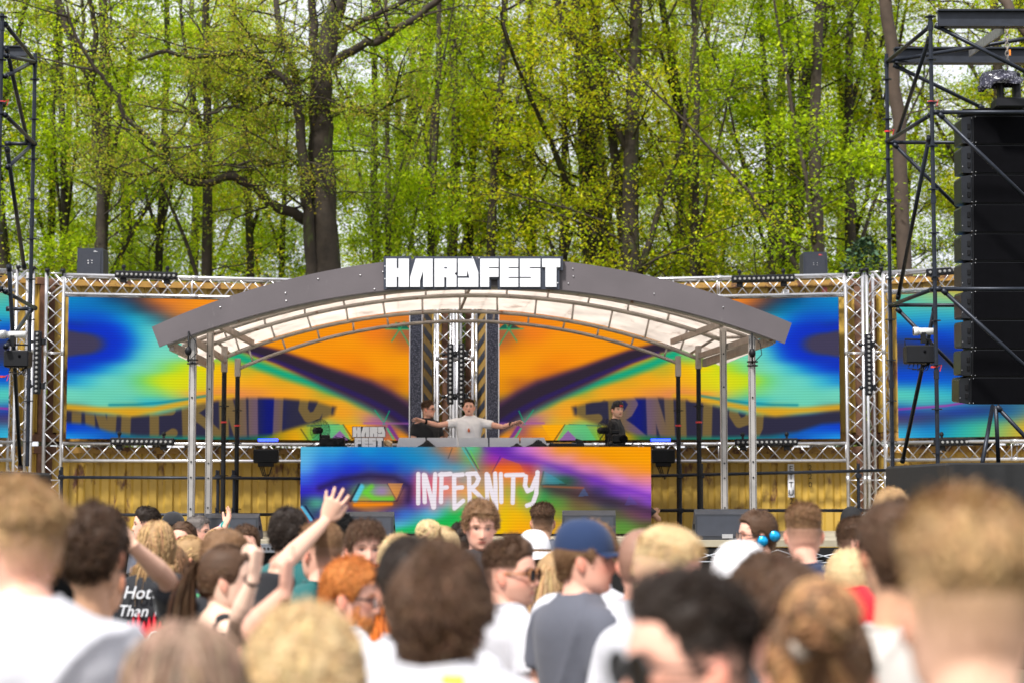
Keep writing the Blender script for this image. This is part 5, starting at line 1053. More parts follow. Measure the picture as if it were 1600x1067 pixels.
def hand(mb, Wp, d, N, side, curl=.25, spread=.12, point=False):
    Wp, d, N = np.array(Wp, float), np.array(d, float), np.array(N, float); d /= np.linalg.norm(d); N = N - d * N.dot(d); N /= np.linalg.norm(N); u = np.cross(d, N) * side
    loft(mb, [(Wp - d * .02, u * .026, N * .02), (Wp + d * .01, u * .027, N * .019), (Wp + d * .035, u * .037, N * .017), (Wp + d * .07, u * .042, N * .015), (Wp + d * .098, u * .041, N * .012)], 12)
    for k, (o, ln, r) in enumerate(((-.031, .074, .0088), (-.0105, .083, .009), (.0105, .078, .0088), (.031, .061, .008))):
        p = Wp + d * (.088 - .006 * abs(k - 1.2)) + u * o; a = 0; c = (curl if not (point and k == 0) else .03); c = c if not (point and k > 0) else 1.35; P = [p - d * .01]; R_ = [r]
        dd = d + u * (k - 1.5) * spread
        for s_ in range(3):
            a += c * (1.0 if s_ else .6); q = dd * math.cos(a) + N * math.sin(a); P.append(P[-1] + q / np.linalg.norm(q) * ln * (.46, .31, .23)[s_]); R_.append(r * (.95, .88, .72)[s_])
        loft(mb, limb_rings(P, R_), 8)
    q = d * .62 - u * .75 + N * .25; q /= np.linalg.norm(q); p = Wp + d * .022 - u * .022; q2 = d * .9 - u * .3 + N * (.2 + curl * .6); q2 /= np.linalg.norm(q2)
    loft(mb, limb_rings([p, p + q * .036, p + q * .036 + q2 * .034, p + q * .036 + q2 * .060], [.015, .0125, .0105, .008]), 9)
def remesh(mb, vox, it=2):
    me = bpy.data.meshes.new('t'); me.from_pydata(np.concatenate(mb.v).tolist(), [], mb.f); o = bpy.data.objects.new('t', me); COL.objects.link(o)
    r = o.modifiers.new('r', 'REMESH'); r.mode = 'VOXEL'; r.voxel_size = vox
    if it: s = o.modifiers.new('s', 'SMOOTH'); s.factor = .5; s.iterations = it
    dg = bpy.context.evaluated_depsgraph_get(); e = bpy.data.meshes.new_from_object(o.evaluated_get(dg)); n = len(e.vertices); V = np.empty(n * 3); e.vertices.foreach_get('co', V); V = V.reshape(-1, 3)
    F_ = [tuple(p.vertices) for p in e.polygons]; N = np.empty(n * 3); e.vertices.foreach_get('normal', N)
    bpy.data.objects.remove(o); bpy.data.meshes.remove(me); bpy.data.meshes.remove(e); return V, F_, N.reshape(-1, 3)
def rotm(yaw, pitch=0, roll=0):
    return np.array(Matrix.Rotation(-math.radians(yaw), 3, 'Z') @ Matrix.Rotation(math.radians(pitch), 3, 'X') @ Matrix.Rotation(math.radians(roll), 3, 'Y'))
TORSO = [(.90, .168, .118, 0), (1.0, .160, .112, .004), (1.10, .146, .104, .008), (1.22, .158, .112, .004), (1.32, .176, .120, 0), (1.39, .188, .115, -.006), (1.435, .184, .098, -.012), (1.47, .150, .080, -.014), (1.495, .098, .068, -.010), (1.515, .066, .062, -.004)]
def torso_rings(H, wk, off, z0=0, z1=9, drape=0, bust=0):
    k = H / 1.78; R_ = []
    for z, a, b, y in TORSO:
        if z < z0 or z > z1: continue
        o = off + drape * max(0, (1.3 - z)) ; bb = b * (1 if not bust else 1 + bust * math.exp(-((z - 1.30) / .07) ** 2)); R_.append(((0, y + (bb - b) * .7, z * k), (a * wk * k + o, 0, 0), (0, bb * k * (.94 if wk < 1 else 1) + o, 0)))
    return R_
SKT = dict(fair=(.76, .46, .33), pink=(.78, .42, .31), tan=(.62, .35, .22), pale=(.80, .54, .41))
HC = dict(dark=(.022, .014, .010), brown=(.085, .045, .025), lbrown=(.20, .11, .055), dblond=(.40, .25, .12), blond=(.62, .45, .24), ginger=(.55, .20, .05), orange=(.60, .16, .02), grey=(.16, .14, .13), black=(.008, .007, .007), curl=(.05, .026, .014), streak=(.17, .09, .045), ash=(.26, .17, .12))
def face_colors(p, skin, hc, fade, cover, stub, mouth, bald=0):
    n = len(p); x, y, z = p.T; ax = np.abs(x); skin = np.array(skin); C = np.broadcast_to(skin, (n, 3)).copy()
    def blend(a, col):
        nonlocal C; a = np.clip(a, 0, 1)[:, None]; C = C * (1 - a) + np.array(col) * a
    front = smooth(y, .02, .05)
    blend(.45 * np.exp(-((ax - .045) ** 2 + (z + .03) ** 2) / .022 ** 2) * front, skin * (1.0, .62, .6)); blend(.4 * np.exp(-(x ** 2 + (z + .035) ** 2) / .016 ** 2) * front, skin * (1.0, .66, .62))
    blend(.5 * smooth(ax, .074, .084), skin * (1.05, .5, .42))       # ears
    if stub: blend(stub * smooth(-z, .028, .06) * smooth(y, -.02, .02) * (z > -.2), np.array(hc) * .9 + skin * .18)
    sock = np.exp(-(((ax - .032) / .017) ** 2 + ((z - .004) / .010) ** 2)) * front; blend(.42 * sock, skin * (.55, .42, .38))
    blend((1 - smooth(np.hypot((ax - .031) / .0135, (z + .002) / .0048), .75, 1.1)) * front, (.46, .38, .35)); blend((1 - smooth(np.hypot(ax - .031, z + .001), .0045, .0065)) * front, (.03, .025, .02))
    blend(.85 * (1 - smooth(np.hypot((ax - .031) / .016, (z - .0065) / .0028), .7, 1.2)) * front, (.05, .03, .025))
    bz = z - (.0225 + .05 * (ax - .03) * (ax < .03) - .12 * (ax - .03) * (ax >= .03)); blend(.85 * (1 - smooth(np.abs(bz), .003, .0065)) * smooth(ax, .012, .017) * (1 - smooth(ax, .044, .052)) * front, np.array(hc) * .7 + skin * .08)
    blend(.75 * (1 - smooth(np.hypot(x / .024, (z + .068) / .0085), .75, 1.1)) * front, skin * (.78, .38, .36)); blend(.8 * (1 - smooth(np.hypot(x / .023, (z + .0675) / .0022), .6, 1.3)) * front, (.12, .03, .03))
    blend(.55 * np.exp(-((ax - .009) ** 2 + (z + .046) ** 2) / .005 ** 2) * front, skin * .25)
    if mouth: blend((1 - smooth(np.hypot(x / .017, (z + .070) / .010), .7, 1.1)) * front, (.06, .01, .01))
    phi = np.arctan2(x, y); hl = hairline(phi); m = smooth(z - hl, -.005, .007) * (z > -.13)
    if cover: 
        f = 1 if not fade else (smooth(z - np.where(np.abs(phi) > 2.2, -.06, -.02), -.005, .065) ** .9 * .85 + .06 if fade < 2 else smooth(z, -.075, .035) * .8 + .04)
        blend(m * f * cover, np.array(hc) * (.62 if fade else 1))
    return C
MO = dict(short=.017, quiff=.034, curly=.027, mop=.026, fringe=.026, side=.024, back=.018, long=.012, pony=.010, bun=.012, buzz=.003)
def make_hair(mb, style, hc, rng, Rh, c0, near, top, side, sk=1.0, cut=None, nst=None, fade=0):
    hc = np.array(hc); long = style in ('long', 'pony', 'bun')
    N = nst or (5200 if near else 5200); wd = (.0042 if near else .0029) * sk
    if long: N = int(N * .8); wd *= 1.5
    phi = rng.uniform(-math.pi, math.pi, N * 3); z = rng.uniform(-.075, .1185, N * 3); hl = hairline(phi) + .004 * np.sin(phi * 9 + rng.uniform(0, 6)) + rng.normal(0, .003, N * 3); fl = (lambda ph: np.where(np.abs((ph + math.pi) % (2 * math.pi) - math.pi) > .8, np.where(np.abs((ph + math.pi) % (2 * math.pi) - math.pi) > 2.3, .022 + .006 * (fade > 1), .036 + .004 * (fade > 1)), 0)) if fade else (lambda ph: np.full(np.shape(ph), -1.)); ok_ = (z > hl) & ((z > fl(phi) + rng.normal(0, .016 + .016 * (fade > 1), N * 3)) | (rng.uniform(0, 1, N * 3) < .08 + .22 * (fade > 1) * smooth(z, -.06, .03)))
    w = np.interp(z, HZT, HW) + .02; ok_ &= rng.uniform(0, .1, N * 3) < w
    if cut is not None: ok_ &= (z < cut) & (np.abs(phi) > 1.25)
    phi, z, hl = phi[ok_][:N], z[ok_][:N], hl[ok_][:N]; n_ = len(phi); P, nr = hp(phi, z)
    t = smooth(z, .015, .075) if style not in ('curly', 'mop') else smooth(z, -.06, .0); Ls = (side + (top - side) * t) * rng.uniform(.75, 1.15, n_)
    mo = MO[style]; mos = min(mo, side * .75 + .002); MX = mos + (mo - mos) * t * (1 if style != 'quiff' else .62 + .38 * smooth(P[:, 1], -.04, .06))
    MX = MX * (.15 + .85 * smooth(z - fl(phi), -.02, .055)) if fade else MX
    kp = (Ls > .0085) | (rng.uniform(0, 1, n_) < .12); P, nr, z, phi, hl, Ls, MX, t = P[kp], nr[kp], z[kp], phi[kp], hl[kp], Ls[kp], MX[kp], t[kp]; n_ = len(P)
    if style == 'short': d = nr * .45 + np.array((0, .25, .15)) + .3 * np.sin(P * 60 + rng.uniform(0, 6, 3)) + rng.normal(0, .25, (n_, 3)); grav, curl, K = -.10, .18, 3
    elif style == 'quiff': d = nr * .5 + np.array((.25, -.35, .75)) * smooth(P[:, 1], -.06, .07)[:, None] + np.array((0, -.5, 0)) + .28 * np.sin(P * 48 + rng.uniform(0, 6, 3)) + rng.normal(0, .14, (n_, 3)); grav, curl, K = -.12, .10, 4
    elif style == 'curly': d = nr * .6 + .6 * np.sin(P * 110 + rng.uniform(0, 6, 3)) + rng.normal(0, .2, (n_, 3)); grav, curl, K = -.12, .5, 6
    elif style == 'mop': d = nr * .4 + np.array((.2, .3, .0)) + .5 * np.sin(P * 55 + rng.uniform(0, 6, 3)) + rng.normal(0, .12, (n_, 3)); grav, curl, K = -.3, .14, 5
    elif style == 'fringe': d = nr * .35 + np.array((.15, .65, 0)) + rng.normal(0, .25, (n_, 3)); grav, curl, K = -.35, .22, 5
    elif style == 'side': d = nr * .3 + np.array((.7, -.25, .25)) + .35 * np.sin(P * 52 + rng.uniform(0, 6, 3)) + rng.normal(0, .2, (n_, 3)); grav, curl, K = -.15, .08, 4
    elif style == 'back': d = nr * .25 + np.array((0, -1, .1)) + rng.normal(0, .13, (n_, 3)); grav, curl, K = -.1, .06, 4
    else: d = nr * .4 + np.array((0, -.7, .1)) + rng.normal(0, .1, (n_, 3)); d[:, 0] += np.sign(P[:, 0]) * .35; grav, curl, K = -.42, .05, 12
    if style == 'long': Ls = top * rng.uniform(.75, 1.05, n_)
    d /= np.linalg.norm(d, axis=1, keepdims=True); TP = np.array((0, -.112, .045 if style == 'pony' else .075)); pts = [P + nr * .002]; cw = rng.normal(0, 1, (n_, 3)); el = np.array((.080, .100, .121))
    if style in ('pony', 'bun'): Ls = np.linalg.norm(TP - P, axis=1) * 1.25; K = 7
    fly = 1 + .9 * (rng.uniform(0, 1, (n_, 1)) < .05)
    for k in range(K):
        if style in ('pony', 'bun'): g_ = TP - pts[-1]; g_ /= np.linalg.norm(g_, axis=1, keepdims=True) + 1e-6; d = d * .3 + g_
        else:
            cw = cw * .3 + rng.normal(0, 1, (n_, 3)); d = d + cw * curl * .7; d[:, 2] += grav * (1 if long else k / K * 1.2)
        d /= np.linalg.norm(d, axis=1, keepdims=True); q = pts[-1] + d * (Ls / K)[:, None]
        e = q / (el + .004 + .01 * rng.uniform(0, 1, (n_, 1)) * (1 if long else .3)); ln = np.linalg.norm(e, axis=1, keepdims=True); q = np.where((ln < 1) & (q[:, 2:3] > -.07), q / np.maximum(ln, .2), q)
        e = q / el; ln = np.linalg.norm(e, axis=1, keepdims=True); lim = 1.0 + (MX[:, None] * rng.uniform(.75, 1.2, (n_, 1)) * fly) / .095; q = np.where((ln > lim) & (q[:, 2:3] > -.085), q * lim / ln, q)
        if long:       # hair falls outside neck and shoulders
            low = q[:, 2] < -.10; r_ = np.hypot(q[:, 0] / .115, q[:, 1] / .105); s_ = np.where(low & (r_ < 1) , 1 / np.maximum(r_, .3), 1); back = q[:, 1] < .02; q[:, 0] *= np.where(low, np.clip(s_, 1, 1.15), 1); q[:, 1] = np.where(low & back, np.minimum(q[:, 1], -.085 - .05 * np.clip(-q[:, 2] - .12, 0, 1) * 2), q[:, 1])
        pts.append(q)
    def ribbons(pts, width, base):
        n_ = len(pts[0]); K = len(pts) - 1; A = np.stack(pts, 1); T_ = np.diff(A, axis=1); T_ = np.concatenate([T_, T_[:, -1:]], 1); out_ = A / (np.linalg.norm(A, axis=2, keepdims=True) + 1e-6) + rng.normal(0, .35, (n_, 1, 3)); sd = np.cross(T_, out_); sd /= np.linalg.norm(sd, axis=2, keepdims=True) + 1e-9
        wk = (width * np.linspace(1, .25, K + 1) ** .7 / 2)[None, :, None] * rng.uniform(.7, 1.3, (n_, 1, 1)); Lp, Rp = A - sd * wk, A + sd * wk
        V = np.stack([Lp, Rp], 2).reshape(n_, -1, 3); i0 = (np.arange(n_) * (K + 1) * 2)[:, None]; j = np.arange(K)[None, :] * 2; F_ = np.stack([i0 + j, i0 + j + 1, i0 + j + 3, i0 + j + 2], -1).reshape(-1, 4)
        base = base * (1 + (np.array((2.6, 2.6, 2.3)) - 1) * (np.sin(pts[0][:, :1] * 70 + pts[0][:, 2:3] * 30) > .35)) if abs(base[0] - .17) < 1e-6 else base; col = base * rng.lognormal(0, .2, (n_, 1)) * (1 + rng.normal(0, .05, (n_, 3))); Cc = np.repeat(col, (K + 1) * 2, 0)
        mb.add((V.reshape(-1, 3) * sk) @ Rh.T + c0, F_.tolist(), np.clip(Cc, 0, 1))
    ribbons(pts, wd, hc)
    if style in ('pony', 'bun'):
        M_ = 900; st_ = TP + rng.normal(0, .012, (M_, 3)); 
        if style == 'pony':
            d = np.array((0, -.2, -.1)) + rng.normal(0, .14, (M_, 3)); pts = [st_]; Lt = top * rng.uniform(.7, 1.05, M_)
            for k in range(12): d[:, 2] -= .42; d /= np.linalg.norm(d, axis=1, keepdims=True); q = pts[-1] + d * (Lt / 12)[:, None]; q[:, 1] = np.minimum(q[:, 1], -.115); pts.append(q)
            ribbons(pts, wd * 1.1, hc)
        else:
            cB = TP + np.array((0, -.035, .03)); dr = rng.normal(0, 1, (M_, 3)); dr /= np.linalg.norm(dr, axis=1, keepdims=True); ax = np.cross(dr, rng.normal(0, 1, (M_, 3))); ax /= np.linalg.norm(ax, axis=1, keepdims=True); rB = rng.uniform(.03, .062, (M_, 1)); pts = [cB + (dr * math.cos(a) + ax * math.sin(a)) * rB for a in np.linspace(0, 1.8, 7)]; ribbons(pts, wd * 1.1, hc)
    # inner volume under the strands
    nz_, npn = 16, 40; ph = np.linspace(-math.pi, math.pi, npn + 1)[:-1]; hl = np.maximum(hairline(ph), fl(ph)); zz = np.linspace(0, 1, nz_)[:, None] * ((.118 if cut is None else cut) - hl)[None, :] + hl[None, :]; PH = np.broadcast_to(ph, zz.shape)
    tt = smooth(zz, .015, .075) if style not in ('curly', 'mop') else smooth(zz, -.06, .0); mo = MO[style]; mos = min(mo, side * .75 + .002); mq = mo * (1 if style != 'quiff' else (.55 + .45 * smooth(np.cos(PH) * .1, -.04, .06))); thick = (mos + (mq - mos) * tt) * .62 * (np.abs(PH) > 1.25 if cut is not None else 1) if not long else .007 + 0 * tt
    edge = np.minimum(1, np.linspace(0, 1, nz_)[:, None] * (1.6 if fade else 5)) ** .8; thick = thick * edge * (1 + .25 * np.sin(PH * 7 + zz * 60) * (style in ('curly', 'mop', 'quiff'))); Vs, _ = hp(PH, zz, thick + .001)
    idx = np.arange(nz_ * npn).reshape(nz_, npn); F_ = [(int(idx[i, j]), int(idx[i, (j + 1) % npn]), int(idx[i + 1, (j + 1) % npn]), int(idx[i + 1, j])) for i in range(nz_ - 1) for j in range(npn)] + [tuple(int(k) for k in idx[-1])]
    mb.add((Vs.reshape(-1, 3) * sk) @ Rh.T + c0, F_, hc * .8)
NP = [0]
def person(lab, px, ytop, D, yaw=0, head=None, pitch=0, roll=0, hair=('short', 'brown', .035, .012), skin='fair', shirt='white', wk=1.0, base=0.0, arms=None, fade=1, stub=0, mouth=0, glasses=None, hat=None, sleeve=.52, bust=0, tank=False, vox=None, shade_back=None, lean=0, hs=1.0, beard=0, hunch=.03, group='people in the crowd before the stage', name='person', ztop=None):
    NP[0] += 1; rng = np.random.RandomState(NP[0] * 13 + 5); near = D < 5.6
    style, hcn, top, side = hair; hc = HC[hcn]; hth = (.02 if hat else MO[style] * .85)
    zt_ = at(px, ytop, D).z; Hh = zt_ - hth * hs - base; H = Hh + hunch; kH = H / 1.78
    X0 = at(px, ytop, D).x; head = yaw if head is None else head
    th = -math.radians(yaw); Rb = np.array([[math.cos(th), -math.sin(th), 0], [math.sin(th), math.cos(th), 0], [0, 0, 1]])
    t = thing(name, lab, 'person', (X0, D, base), th, group)
    toL = lambda w: (np.array(w, float) - np.array((X0, D, base))) @ Rb        # world -> local
    Rh = rotm(head - yaw, pitch, roll); c0 = np.array((0, .012 + hunch * .4, Hh - .119 * hs))
    hl_ = lambda P: (np.asarray(P) * hs) @ Rh.T + c0
    # body
    m = MB(); nz_, n_ = 34, 40; zz = np.concatenate([np.linspace(-.1215, -.1, 6), np.linspace(-.092, .1, 22), np.linspace(.105, .1188, 6)]); ph = np.linspace(0, 2 * math.pi, n_ + 1)[:-1]
    Z, PH = np.meshgrid(zz, ph, indexing='ij'); V, _ = hp(PH, Z); x, z = V[..., 0], V[..., 2]; fr = smooth(V[..., 1], .03, .07)
    nose = np.interp(z, [-.056, -.047, -.038, -.02, .004, .02], [0, .016, .027, .018, .006, 0]) * np.exp(-(x / np.interp(z, [-.05, -.03, .01], [.0135, .011, .009])) ** 2)
    V[..., 1] += fr * (nose - .009 * np.exp(-(((np.abs(x) - .032) / .015) ** 2 + ((z - .001) / .012) ** 2)) + .005 * np.exp(-((z + .069) / .009) ** 2 - (x / .022) ** 2) - .003 * np.exp(-((z + .082) / .006) ** 2 - (x / .025) ** 2) + .006 * np.exp(-((z + .108) / .014) ** 2 - (x / .02) ** 2) + .004 * np.exp(-((z - .02) / .008) ** 2))
    idx = np.arange(nz_ * n_).reshape(nz_, n_); F_ = [(int(idx[i, j]), int(idx[i, (j + 1) % n_]), int(idx[i + 1, (j + 1) % n_]), int(idx[i + 1, j])) for i in range(nz_ - 1) for j in range(n_)] + [tuple(int(k) for k in idx[0][::-1]), tuple(int(k) for k in idx[-1])]
    m.add(hl_(V.reshape(-1, 3)), [f[::-1] for f in F_])
    for s_ in (-1, 1):
        Re = Rh @ np.array(Matrix.Rotation(s_ * .35, 3, 'Z') @ Matrix.Rotation(.2, 3, 'X')); m.ball(hl_((s_ * .081, -.008, -.012)), (.009 * hs, .019 * hs, .031 * hs), 10, 8, R=Re); m.ball(hl_((s_ * .079, -.004, -.034)), (.008 * hs, .011 * hs, .013 * hs), 8, 6)
    nw = .056 * (1 if wk >= 1 else .86)
    zs = 1.50 * kH; zc = c0[2] - .055 * hs; m_ = (hl_((0, -.018, -.06)))
    loft(m, [((0, -.006, zs - .03), (nw * 1.25, 0, 0), (0, nw * 1.15, 0)), ((0, -.004, zs + .01), (nw, 0, 0), (0, nw, 0)), ((m_[0] * .5, m_[1] * .5 - .002, (zs + zc) / 2), (nw * .96, 0, 0), (0, nw * 1.0, 0)), (m_, (nw * .98, 0, 0), (0, nw * 1.05, 0)), (m_ + np.array((0, 0, .04)), (nw * .8, 0, 0), (0, nw * .9, 0))], 16)
    loft(m, torso_rings(H, wk, -.004, bust=bust), 22)
    arms = arms or {}; joints = {}
    for s_, nm in ((-1, 'L'), (1, 'R')):
        Sx = np.array((s_ * .172 * wk * kH, -.012, 1.415 * kH)); a = arms.get(nm)
        if a is None: E = Sx + np.array((s_ * .065, -.01, -.30 * kH)); Wp = E + np.array((-s_ * .02, .09 + .02 * rng.rand(), -.245 * kH)); hd, pn, cu = Wp - E, np.array((-s_, .2, 0)), .35; kw = {}
        else: E, Wp = toL(a[0]), toL(a[1]); hd = np.array(a[2], float) @ Rb; pn = np.array(a[3], float) @ Rb; cu = a[4]; kw = a[5] if len(a) > 5 else {}
        m_E = E; loft(m, limb_rings([Sx * (.82, 1, 1), Sx, (Sx + E) / 2, E, E + (Wp - E) * .3, Wp], np.array([.052, .053, .046, .037, .040, .024]) * (.84 if wk < 1 else 1)), 12); joints[nm] = (Sx, E)
        hand(m, Wp, hd, pn, s_ * (1), cu, **kw)
    vx = vox or (.0075 if near else .0055)
    V, F_, _ = remesh(m, vx, 2)
    loc = ((V - c0) @ Rh) / hs; hm = (loc[:, 2] > -.125) & (np.abs(loc[:, 0]) < .1) & (np.abs(loc[:, 1]) < .13); sk = np.array(SKT[skin]) * rng.uniform(.93, 1.07); C = np.broadcast_to(sk, V.shape).copy(); buzz = style == 'buzz'
    if hm.any(): C[hm] = face_colors(loc[hm], sk, hc, fade * (style not in ('long', 'pony', 'bun', 'curly') and side <= .012), .75 if buzz else 1, stub, mouth)
    b = MB(); b.v = [V]; b.f = F_; b.n = len(V); b.c = [C]; b.build('body', SKINM, t, smooth=True, local=True)
    # shirt
    m = MB(); loft(m, torso_rings(H, wk, .010, drape=.03, bust=bust, z1=(9 if not tank else 1.44)), 22)
    for nm, (Sx, E) in joints.items():
        if not tank:
            e = Sx + (E - Sx) * sleeve; up = np.array((0, 0, 1.)); loft(m, limb_rings([Sx * (.6, 1, 1) + (0, 0, .012), Sx + (0, 0, .004), (Sx + e) / 2, e], np.array([.066, .066, .068, .070]) * (.84 if wk < 1 else 1)), 14)
        else: s_ = 1 if nm == 'R' else -1; m.path([(s_ * .085 * wk, .07, 1.39 * kH), (s_ * .09 * wk, .035, 1.475 * kH), (s_ * .09 * wk, -.05, 1.485 * kH), (s_ * .085 * wk, -.09, 1.39 * kH)], .016, 8)
    V, F_, N_ = remesh(m, .014 if D > 5 else .012, 3)
    q = V * np.array((9, 9, 7)); sd_ = rng.uniform(0, 6, 6); w1 = np.sin(q[:, 0] * 1.3 + 1.7 * np.sin(q[:, 2] * .9 + sd_[0]) + sd_[1]) * np.sin(q[:, 2] * 1.1 + 1.2 * np.sin(q[:, 0] + sd_[2])); w2 = 1 - np.abs(np.sin(q[:, 0] * 1.2 - q[:, 2] * .8 + 1.5 * np.sin(q[:, 1] * 1.4 + sd_[3]) + sd_[4])); V = V + N_ * (w1 * .005 + (w2 ** 4) * (.018 if D < 6 else .011))[:, None]
    b = MB(); b.v = [V]; b.f = F_; b.n = len(V); nm_ = 'tank_top' if tank else 't_shirt'; so = b.build(nm_, cloth(shirt, SH[shirt]), t, smooth=True, local=True)
    if not tank:
        m = MB(); m.path([(.071 * wk * math.cos(a) * (1), -.006 + .066 * math.sin(a), 1.508 * kH + .008 * abs(math.cos(a)) - .012 * max(0, math.sin(a))) for a in np.linspace(0, 2 * math.pi, 29)], .0085, 6, caps=False); m.build('collar', cloth(shirt + '_rib', tuple(v * .85 for v in SH[shirt])), so, smooth=True, local=True)
    # trousers and shoes
    m = MB(); k = kH; loft(m, [((0, 0, 1.0 * k), (.165 * wk, 0, 0), (0, .118, 0)), ((0, 0, .93 * k), (.178 * wk, 0, 0), (0, .125, 0)), ((0, 0, .84 * k), (.17 * wk, 0, 0), (0, .12, 0))], 18)
    for s_ in (-1, 1): loft(m, limb_rings([(s_ * .085, 0, .9 * k), (s_ * .1, .01, .5 * k), (s_ * .11, -.01, .09)], [.09, .066, .055]), 12)
    m.build('trousers', TR_, t, smooth=True, local=True)
    for s_ in (-1, 1): m = MB(); loft(m, [((s_ * .115, -.09, .045), (.03, 0, 0), (0, 0, .04)), ((s_ * .115, -.04, .055), (.042, 0, 0), (0, 0, .052)), ((s_ * .12, .06, .045), (.05, 0, 0), (0, 0, .043)), ((s_ * .125, .15, .03), (.042, 0, 0), (0, 0, .028)), ((s_ * .125, .18, .025), (.02, 0, 0), (0, 0, .015))], 12); m.build('shoe', SHOE, t, smooth=True, local=True)
    # hair
    if not buzz:
        m = MB(); make_hair(m, style, hc, rng, Rh, c0, near, top, side, hs, cut=(.035 if hat else None), fade=(fade if side <= .012 and style not in ('long', 'pony', 'bun', 'curly') and not hat else 0)); ho = m.build('hair', HAIRM, t, local=True)
    if beard:
        m = MB(); Nn = 900; phb = rng.uniform(-1.25, 1.25, Nn * 2); zb = rng.uniform(-.118, -.02, Nn * 2); okb = (zb < -.055) | (np.abs(phb) > .95); okb &= ~((np.abs(phb) < .22) & (zb > -.075) & (zb < -.062)); phb, zb = phb[okb][:Nn], zb[okb][:Nn]; P, nr = hp(phb, zb, .001); d = nr * .5 + rng.normal(0, .3, P.shape) + (0, 0, -.7); A = [P, P + d * .007, P + d * .013 + (0, 0, -.003)]
        n2 = len(P); w_ = np.cross(d, nr); w_ /= np.linalg.norm(w_, axis=1, keepdims=True) + 1e-9; Vb = np.stack([A[0] - w_ * .002, A[0] + w_ * .002, A[1] + w_ * .0015, A[2], A[1] - w_ * .0015], 1).reshape(-1, 3); m.add(hl_(Vb), [(5 * i, 5 * i + 1, 5 * i + 2, 5 * i + 3, 5 * i + 4) for i in range(n2)], np.repeat(np.array(hc) * rng.uniform(.6, 1.3, (n2, 1)), 5, 0)); m.build('beard', HAIRM, t, local=True)
    # glasses
    if glasses:
        frame_c, lens_c, g = glasses; gs = 1.3 if g else 1.0; m = MB(); 
        for s_ in (-1, 1):
            m.path([hl_((s_ * .034 + gs * .025 * math.cos(a), .099 - .10 * abs(s_ * .034 + .025 * math.cos(a)) ** 1.6 * 3, -.003 + gs * .020 * math.sin(a))) for a in np.linspace(0, 2 * math.pi, 17)], .0022 if not g else .003, 6, caps=False)
            m.path([hl_((s_ * .060, .085, .004)), hl_((s_ * .078, .05, .004)), hl_((s_ * .0845, -.015, .004)), hl_((s_ * .083, -.035, -.012))], .0028, 6)
        m.path([hl_((-.010, .1, 0)), hl_((0, .103, .003)), hl_((.010, .1, 0))], .0028, 6); go = m.build('glasses', mat('frame_' + frame_c[0], frame_c[1], .3), t, smooth=True, local=True)
        for s_ in (-1, 1): m = MB(); ring = [hl_((s_ * .034 + gs * .024 * math.cos(a), .099 - .10 * abs(s_ * .034 + .024 * math.cos(a)) ** 1.6 * 3, -.003 + gs * .019 * math.sin(a))) for a in np.linspace(0, 2 * math.pi, 17)[:-1]]; m.add(ring + [r - Rh[:, 1] * .002 for r in ring], [tuple(range(16)), tuple(reversed(range(16, 32)))]); m.build('lens', lens_c, go, local=True)
    if hat: hat_on(t, hat, hl_, Rh, hs, rng)
    return t, hl_, (Rb, X0, H, kH)
def hat_on(t, hat, hl_, Rh, hs, rng):
    kind, col, ang = hat; R2 = np.array(Matrix.Rotation(math.radians(-ang), 3, 'Z')); M_ = cloth('hat_' + col[0], col[1]); m = MB(); n, k = 36, 12; V = []
    f = lambda P: hl_(np.asarray(P) @ R2.T)
    for i in range(k + 1):
        th = (math.pi / 2) * i / k; z = .028 + .108 * math.sin(th); r = math.cos(th) ** .75
        for j in range(n): a = 2 * math.pi * j / n; V.append((.088 * r * math.sin(a) * (1 + .0 * i), (.107 if math.cos(a) < 0 else .104) * r * math.cos(a) - .004, z - .012 * math.cos(a) * (1 - i / k)))
    m.add(f(V), [(i * n + j, i * n + (j + 1) % n, (i + 1) * n + (j + 1) % n, (i + 1) * n + j) for i in range(k) for j in range(n)]); 
    crown = m.build('hat_crown' if kind == 'bucket' else 'cap_crown', M_, t, smooth=True, local=True)
    m = MB()
    if kind == 'cap':
        V = []
        for i in range(7):
            u = i / 6
            for j in range(15): a = (j / 14 - .5) * 2.1; V.append(((.088 + .0 * u) * math.sin(a) * (1 - .12 * u), .1 * math.cos(a) + u * .078 * math.cos(a * 1.15), .034 - .012 * math.cos(a) - .002 * u - .016 * (a / 1.05) ** 2 * (.4 + .6 * u)))
        nb = len(V); V2 = [(x, y, z - .004) for x, y, z in V]; F_ = [(i * 15 + j, i * 15 + j + 1, (i + 1) * 15 + j + 1, (i + 1) * 15 + j) for i in range(6) for j in range(14)]; m.add(f(V + V2), F_ + [tuple(nb + q for q in g[::-1]) for g in F_] + [(90 + j, 91 + j, nb + 91 + j, nb + 90 + j) for j in range(14)]); m.build('cap_brim', M_, t, smooth=True, local=True)
        m = MB(); m.ball(f((0, -.004, .137)), .007, 8, 6); m.path([f((.088 * math.sin(a) * math.cos(q), .104 * math.cos(a) * math.cos(q) - .004, .030 + .107 * math.sin(q))) for a in (0,) for q in np.linspace(0, 1.5, 10)], .0015, 4); m.build('cap_button', M_, t, local=True)
    else:
        V = []
        for i in range(5):
            u = i / 4
            for j in range(n): a = 2 * math.pi * j / n; V.append(((.088 + .05 * u) * math.sin(a), (.107 + .05 * u) * math.cos(a) - .004, .026 - .035 * u + .006 * math.sin(a * 3) * u))
        m.add(f(V), [(i * n + j, i * n + (j + 1) % n, (i + 1) * n + (j + 1) % n, (i + 1) * n + j) for i in range(4) for j in range(n)]); m.build('hat_brim', M_, t, smooth=True, local=True)
DARKL = mat('dark_lens', (.006, .007, .009), .2, spec=.3); CLEARL = mat('clear_lens', (.50, .31, .24), .3, spec=.2); BLUEL = mat('blue_mirror_lens', (.02, .42, .85), .12, metal=.7)
